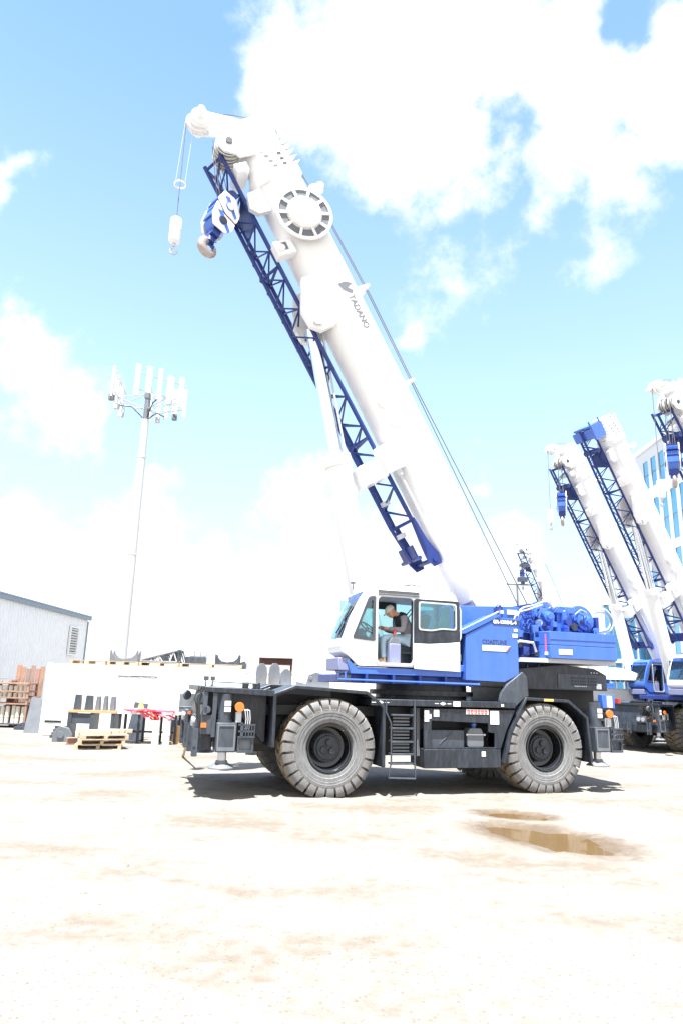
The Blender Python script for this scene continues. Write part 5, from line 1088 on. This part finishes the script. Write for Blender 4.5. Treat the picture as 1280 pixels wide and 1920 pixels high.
# ---------------------------------------------------------------- cell mast
mast = empty('cell_mast', (-17.3, 56, 0)); tag(mast, 'tall pale monopole with a crown of white antenna panels', 'mast')
MB().lathe([(0, .52), (0, .5), (12, .42), (12.02, .44), (12.1, .44), (12.12, .41), (20.5, .33), (20.52, .36), (20.7, .36), (20.72, .32), (24, .30)], (0, 0, 0), (0, 0, 1), 20).build('pole', POLE, mast)
MB().cyl((0, 0, 24), (0, 0, 28.2), .26, .2, n=14).build('mast_top', MIDGREY, mast)
ZP = 25.6
for k in range(3):
    a = 2*pi*k/3+1.15; c_, s_ = cos(a), sin(a); rad = 2.35
    ctr = Vector((c_*rad, s_*rad, ZP)); tn = Vector((-s_, c_, 0))
    for dz in (0, 1.5): MB().tube([tuple(ctr-tn*2.0+Vector((0, 0, dz))), tuple(ctr+tn*2.0+Vector((0, 0, dz)))], .05, 6).build('mount_rail', BRIGHT, mast)
    for t in (-.9, .9): MB().cyl(tuple(Vector((c_*.2, s_*.2, ZP-.6))), tuple(ctr+tn*t), .05, n=6).cyl(tuple(Vector((c_*.2, s_*.2, ZP+.8))), tuple(ctr+tn*t), .04, n=6).build('strut', LGREY, mast)
    MB().tube([tuple(Vector((c_*.3, s_*.3, ZP-1.4))), tuple(ctr*.55+Vector((0, 0, (ZP-1.0)*.45))), tuple(ctr+Vector((0, 0, -.4)))], .05, 6).build('feeder_cable', DARKRUB, mast)
    for j, t in enumerate((-1.95, -.95, .0, .95, 1.95)):
        p_ = ctr+tn*t; MB().cyl(tuple(p_+Vector((0, 0, -.7))), tuple(p_+Vector((0, 0, 2.2))), .04, n=6).build('antenna_pipe', BRIGHT, mast)
        q = p_+Vector((c_, s_, 0))*.28; hw = (.17, .27, .20, .24)[(j+k) % 4]; hh = (1.35, 1.2, 1.4, 1.1)[(j+2*k) % 4]; cz = .8+rnd.uniform(-.2, .25)
        vs = []
        for z in (cz-hh, cz+hh):
            for u, d in ((-hw, -.08), (hw, -.08), (hw, .05), (hw*.7, .1), (-hw*.7, .1), (-hw, .05)): vs.append(tuple(q+tn*u+Vector((c_, s_, 0))*d+Vector((0, 0, z))))
        MB().add(vs, [(0, 1, 2, 3, 4, 5), (6, 7, 8, 9, 10, 11)]+[(i, (i+1) % 6, 6+(i+1) % 6, 6+i) for i in range(6)]).build('antenna_panel', LABELW, mast, .02)
        if (j+k) % 2: MB().box(q.x-.2, q.x+.2, q.y-.2, q.y+.2, ZP-.75, ZP-.25).build('radio_unit', MIDGREY if j % 3 == 1 else LGREY, mast, .02)
# ---------------------------------------------------------------- office block on the right
ob = empty('office_block', (31.6, 58, 0)); tag(ob, 'white office block with rows of tall blue windows at the right', 'building')
Y0, Y1, H = -14.0, 12.0, 26.7
MB().box(.5, 16, Y0, Y1, 0, H).build('core', FACADE, ob)
rows = [(22.6, 25.6), (16.4, 21.3), (10.9, 15.5), (5.2, 9.8), (.6, 4.2)]
zs = [H]+[z for r in rows for z in (r[1], r[0])]+[0]
for i in range(0, len(zs), 2): MB().box(0, .5, Y0, Y1, zs[i+1], zs[i]).build('spandrel', FACADE, ob)
win = []; y = Y0+.6
while y < Y1-1.0:
    win.append((y, y+1.1)); y += 1.75
for z0, z1 in rows:
    edges_ = [Y0]+[q for w_ in win for q in w_]+[Y1]
    for i in range(0, len(edges_), 2): MB().box(0, .5, edges_[i], edges_[i+1], z0, z1).build('pier', FACADE, ob)
    for a, b_ in win:
        wo = MB().box(.07, .11, a, b_, z0, z1).build('window', OGLASS, ob)
        MB().box(.03, .069, a, a+.06, z0, z1).box(.03, .069, b_-.06, b_, z0, z1).box(.03, .069, a+.06, b_-.06, (z0+z1)/2-.04, (z0+z1)/2+.04).build('frame', TRIM, wo)
MB().box(-.2, 16.2, Y0-.2, Y1+.2, H, H+.5).build('parapet', FACADE, ob)
pd = empty('glass_wing', (38, 75, 0)); tag(pd, 'low glass walled wing with vertical mullions beyond the parked cranes', 'building')
MB().box(-9, 12, .4, 10, 0, 12).build('core', FACADE, pd)
for i in range(24):
    x = -9+i*.87
    pn = MB().box(x+.05, x+.80, .2, .24, .4, 11.2).build('window', OGLASS, pd); MB().box(x-.05, x+.05, .0, .39, 0, 11.4).build('mullion', TRIM if i % 2 else FACADE, pd)
MB().box(-9.1, 12, -.1, .4, 11.4, 12.3).build('fascia', FACADE, pd); MB().box(-9.1, 12, .1, .39, 5.2, 5.6).build('floor_band', FACADE, pd)
# ---------------------------------------------------------------- small things on the right
lp = empty('lamp_post', (10.45, 40, 0)); tag(lp, 'thin lamp post with two flat heads above the blue machinery', 'lamp post')
MB().cyl((0, 0, 0), (0, 0, 8.1), .09, .06, n=10).build('post', MIDGREY, lp); MB().box(-.8, .8, -.05, .05, 8.08, 8.16).build('cross_arm', MIDGREY, lp)
for x in (.3, .45): MB().box(x-.25, x+.3, -.15, .15, 8.3 if x < .4 else 9.2, 8.55 if x < .4 else 9.35).build('lamp_head', GREY, lp)
MB().cyl((.35, 0, 8.16), (.35, 0, 9.2), .03, n=6).build('stem', GREY, lp)
cn = empty('white_canopy', (12.9, 33.5, 0)); tag(cn, 'white rounded canopy with dark scalloped edge beside the parked cranes', 'canopy')
pts = [(-1.6, 2.72)]+[(-1.6+3.2*i/12, 2.72+.5*sin(pi*i/12)) for i in range(13)]+[(1.6, 2.72)]
MB().prism([(-1.6+3.2*i/12, 2.75+.5*sin(pi*i/12)) for i in range(13)]+[(1.6, 2.7), (-1.6, 2.7)], -1, 1.6).build('roof', LABELW, cn)
for i in range(14): MB().prism([(-1.6+i*.23, 2.7), (-1.4+i*.23, 2.7), (-1.45+i*.23, 2.6), (-1.55+i*.23, 2.6)], -1.02, -.98).build('scallop', BLACK, cn)
for x in (-1.5, 1.5):
    for y in (-.9, 1.5): MB().box(x-.05, x+.05, y-.05, y+.05, 0, 2.7).build('leg', LABELW, cn)
MB().box(-1.5, 1.5, -.6, 1.4, .5, 2.3).build('tank', LABELW, cn, .1)

# ---------------------------------------------------------------- more loose steel and timber along the container
loose = [(-9.75, 25.6, .0, 'angle', 'dark angle iron stack against the left end of the white container'), (-9.2, 24.3, .3, 'block', 'squat dark machine block left of the grey bench'),
         (-7.05, 25.5, -.2, 'plate', 'tall dark steel plate leaning on the container behind the blue tarp'), (-5.0, 25.2, .5, 'block', 'dark machine block between the drum and the sack'),
         (-8.2, 23.5, .8, 'beam', 'short rusty beam lying on the ground before the bench'), (-4.6, 24.0, -.4, 'beam', 'dark short beam lying near the orange sack'),
         (-11.6, 27.6, .2, 'plate', 'grey plate propped at the left corner of the white container')]
for k, (x, y, a, kind, lab) in enumerate(loose):
    mb = MB()
    if kind == 'angle':
        for q in range(4): mb.box(-.35+.02*q, .35, -.12+q*.07, -.07+q*.07, .1*q, .1*q+.1)
    elif kind == 'block': mb.prism([(-.3, 0), (.3, 0), (.3, .22), (.18, .42), (-.1, .5), (-.3, .3)], -.2, .2).cyl((-.05, -.21, .22), (-.05, -.24, .22), .11, n=14)
    elif kind == 'plate': mb.add([(-.3, -.2, 0), (.3, -.2, 0), (.3, .1, 1.25), (-.22, .1, 1.3), (-.3, -.16, 0), (.3, -.16, 0), (.3, .14, 1.25), (-.22, .14, 1.3)], [(0, 1, 2, 3), (4, 5, 6, 7), (0, 1, 5, 4), (1, 2, 6, 5), (2, 3, 7, 6), (3, 0, 4, 7)])
    else: mb.box(-.55, .55, -.1, .1, 0, .03).box(-.55, .55, -.02, .02, .03, .19).box(-.55, .55, -.1, .1, .19, .22)
    o = mb.build({'angle': 'angle_iron', 'block': 'machine_block', 'plate': 'leaning_plate', 'beam': 'short_beam'}[kind], (GREY, MIDGREY, GREY, BROWN, RUST, GREY, MIDGREY)[k], None, .006)
    o.location = (x, y, 0); o.rotation_euler.z = a; tag(o, lab, 'steel part')
for k, (cx, w_, h_) in enumerate(((3.45, .35, .22), (5.0, .3, .18), (7.25, .28, .3))):
    o = MB().prism([(-w_/2, 0), (w_/2, 0), (w_/2, h_*.6), (w_*.2, h_), (-w_*.3, h_*.8), (-w_/2, h_*.5)], -.2, .2).cyl((0, -.21, h_*.4), (0, -.24, h_*.4), h_*.25, n=12).build('gear_case', (GREY, MIDGREY, GREY)[k], None, .006)
    o.location = tuple(CW(cx, .5, zt if k != 0 else zt)); o.rotation_euler.z = CY; tag(o, ('small dark gear case between the wide saddle and the lattice frame', 'small grey gear case left of the steel box on the container roof', 'dark gear case right of the small saddle on the container roof')[k], 'gear case')
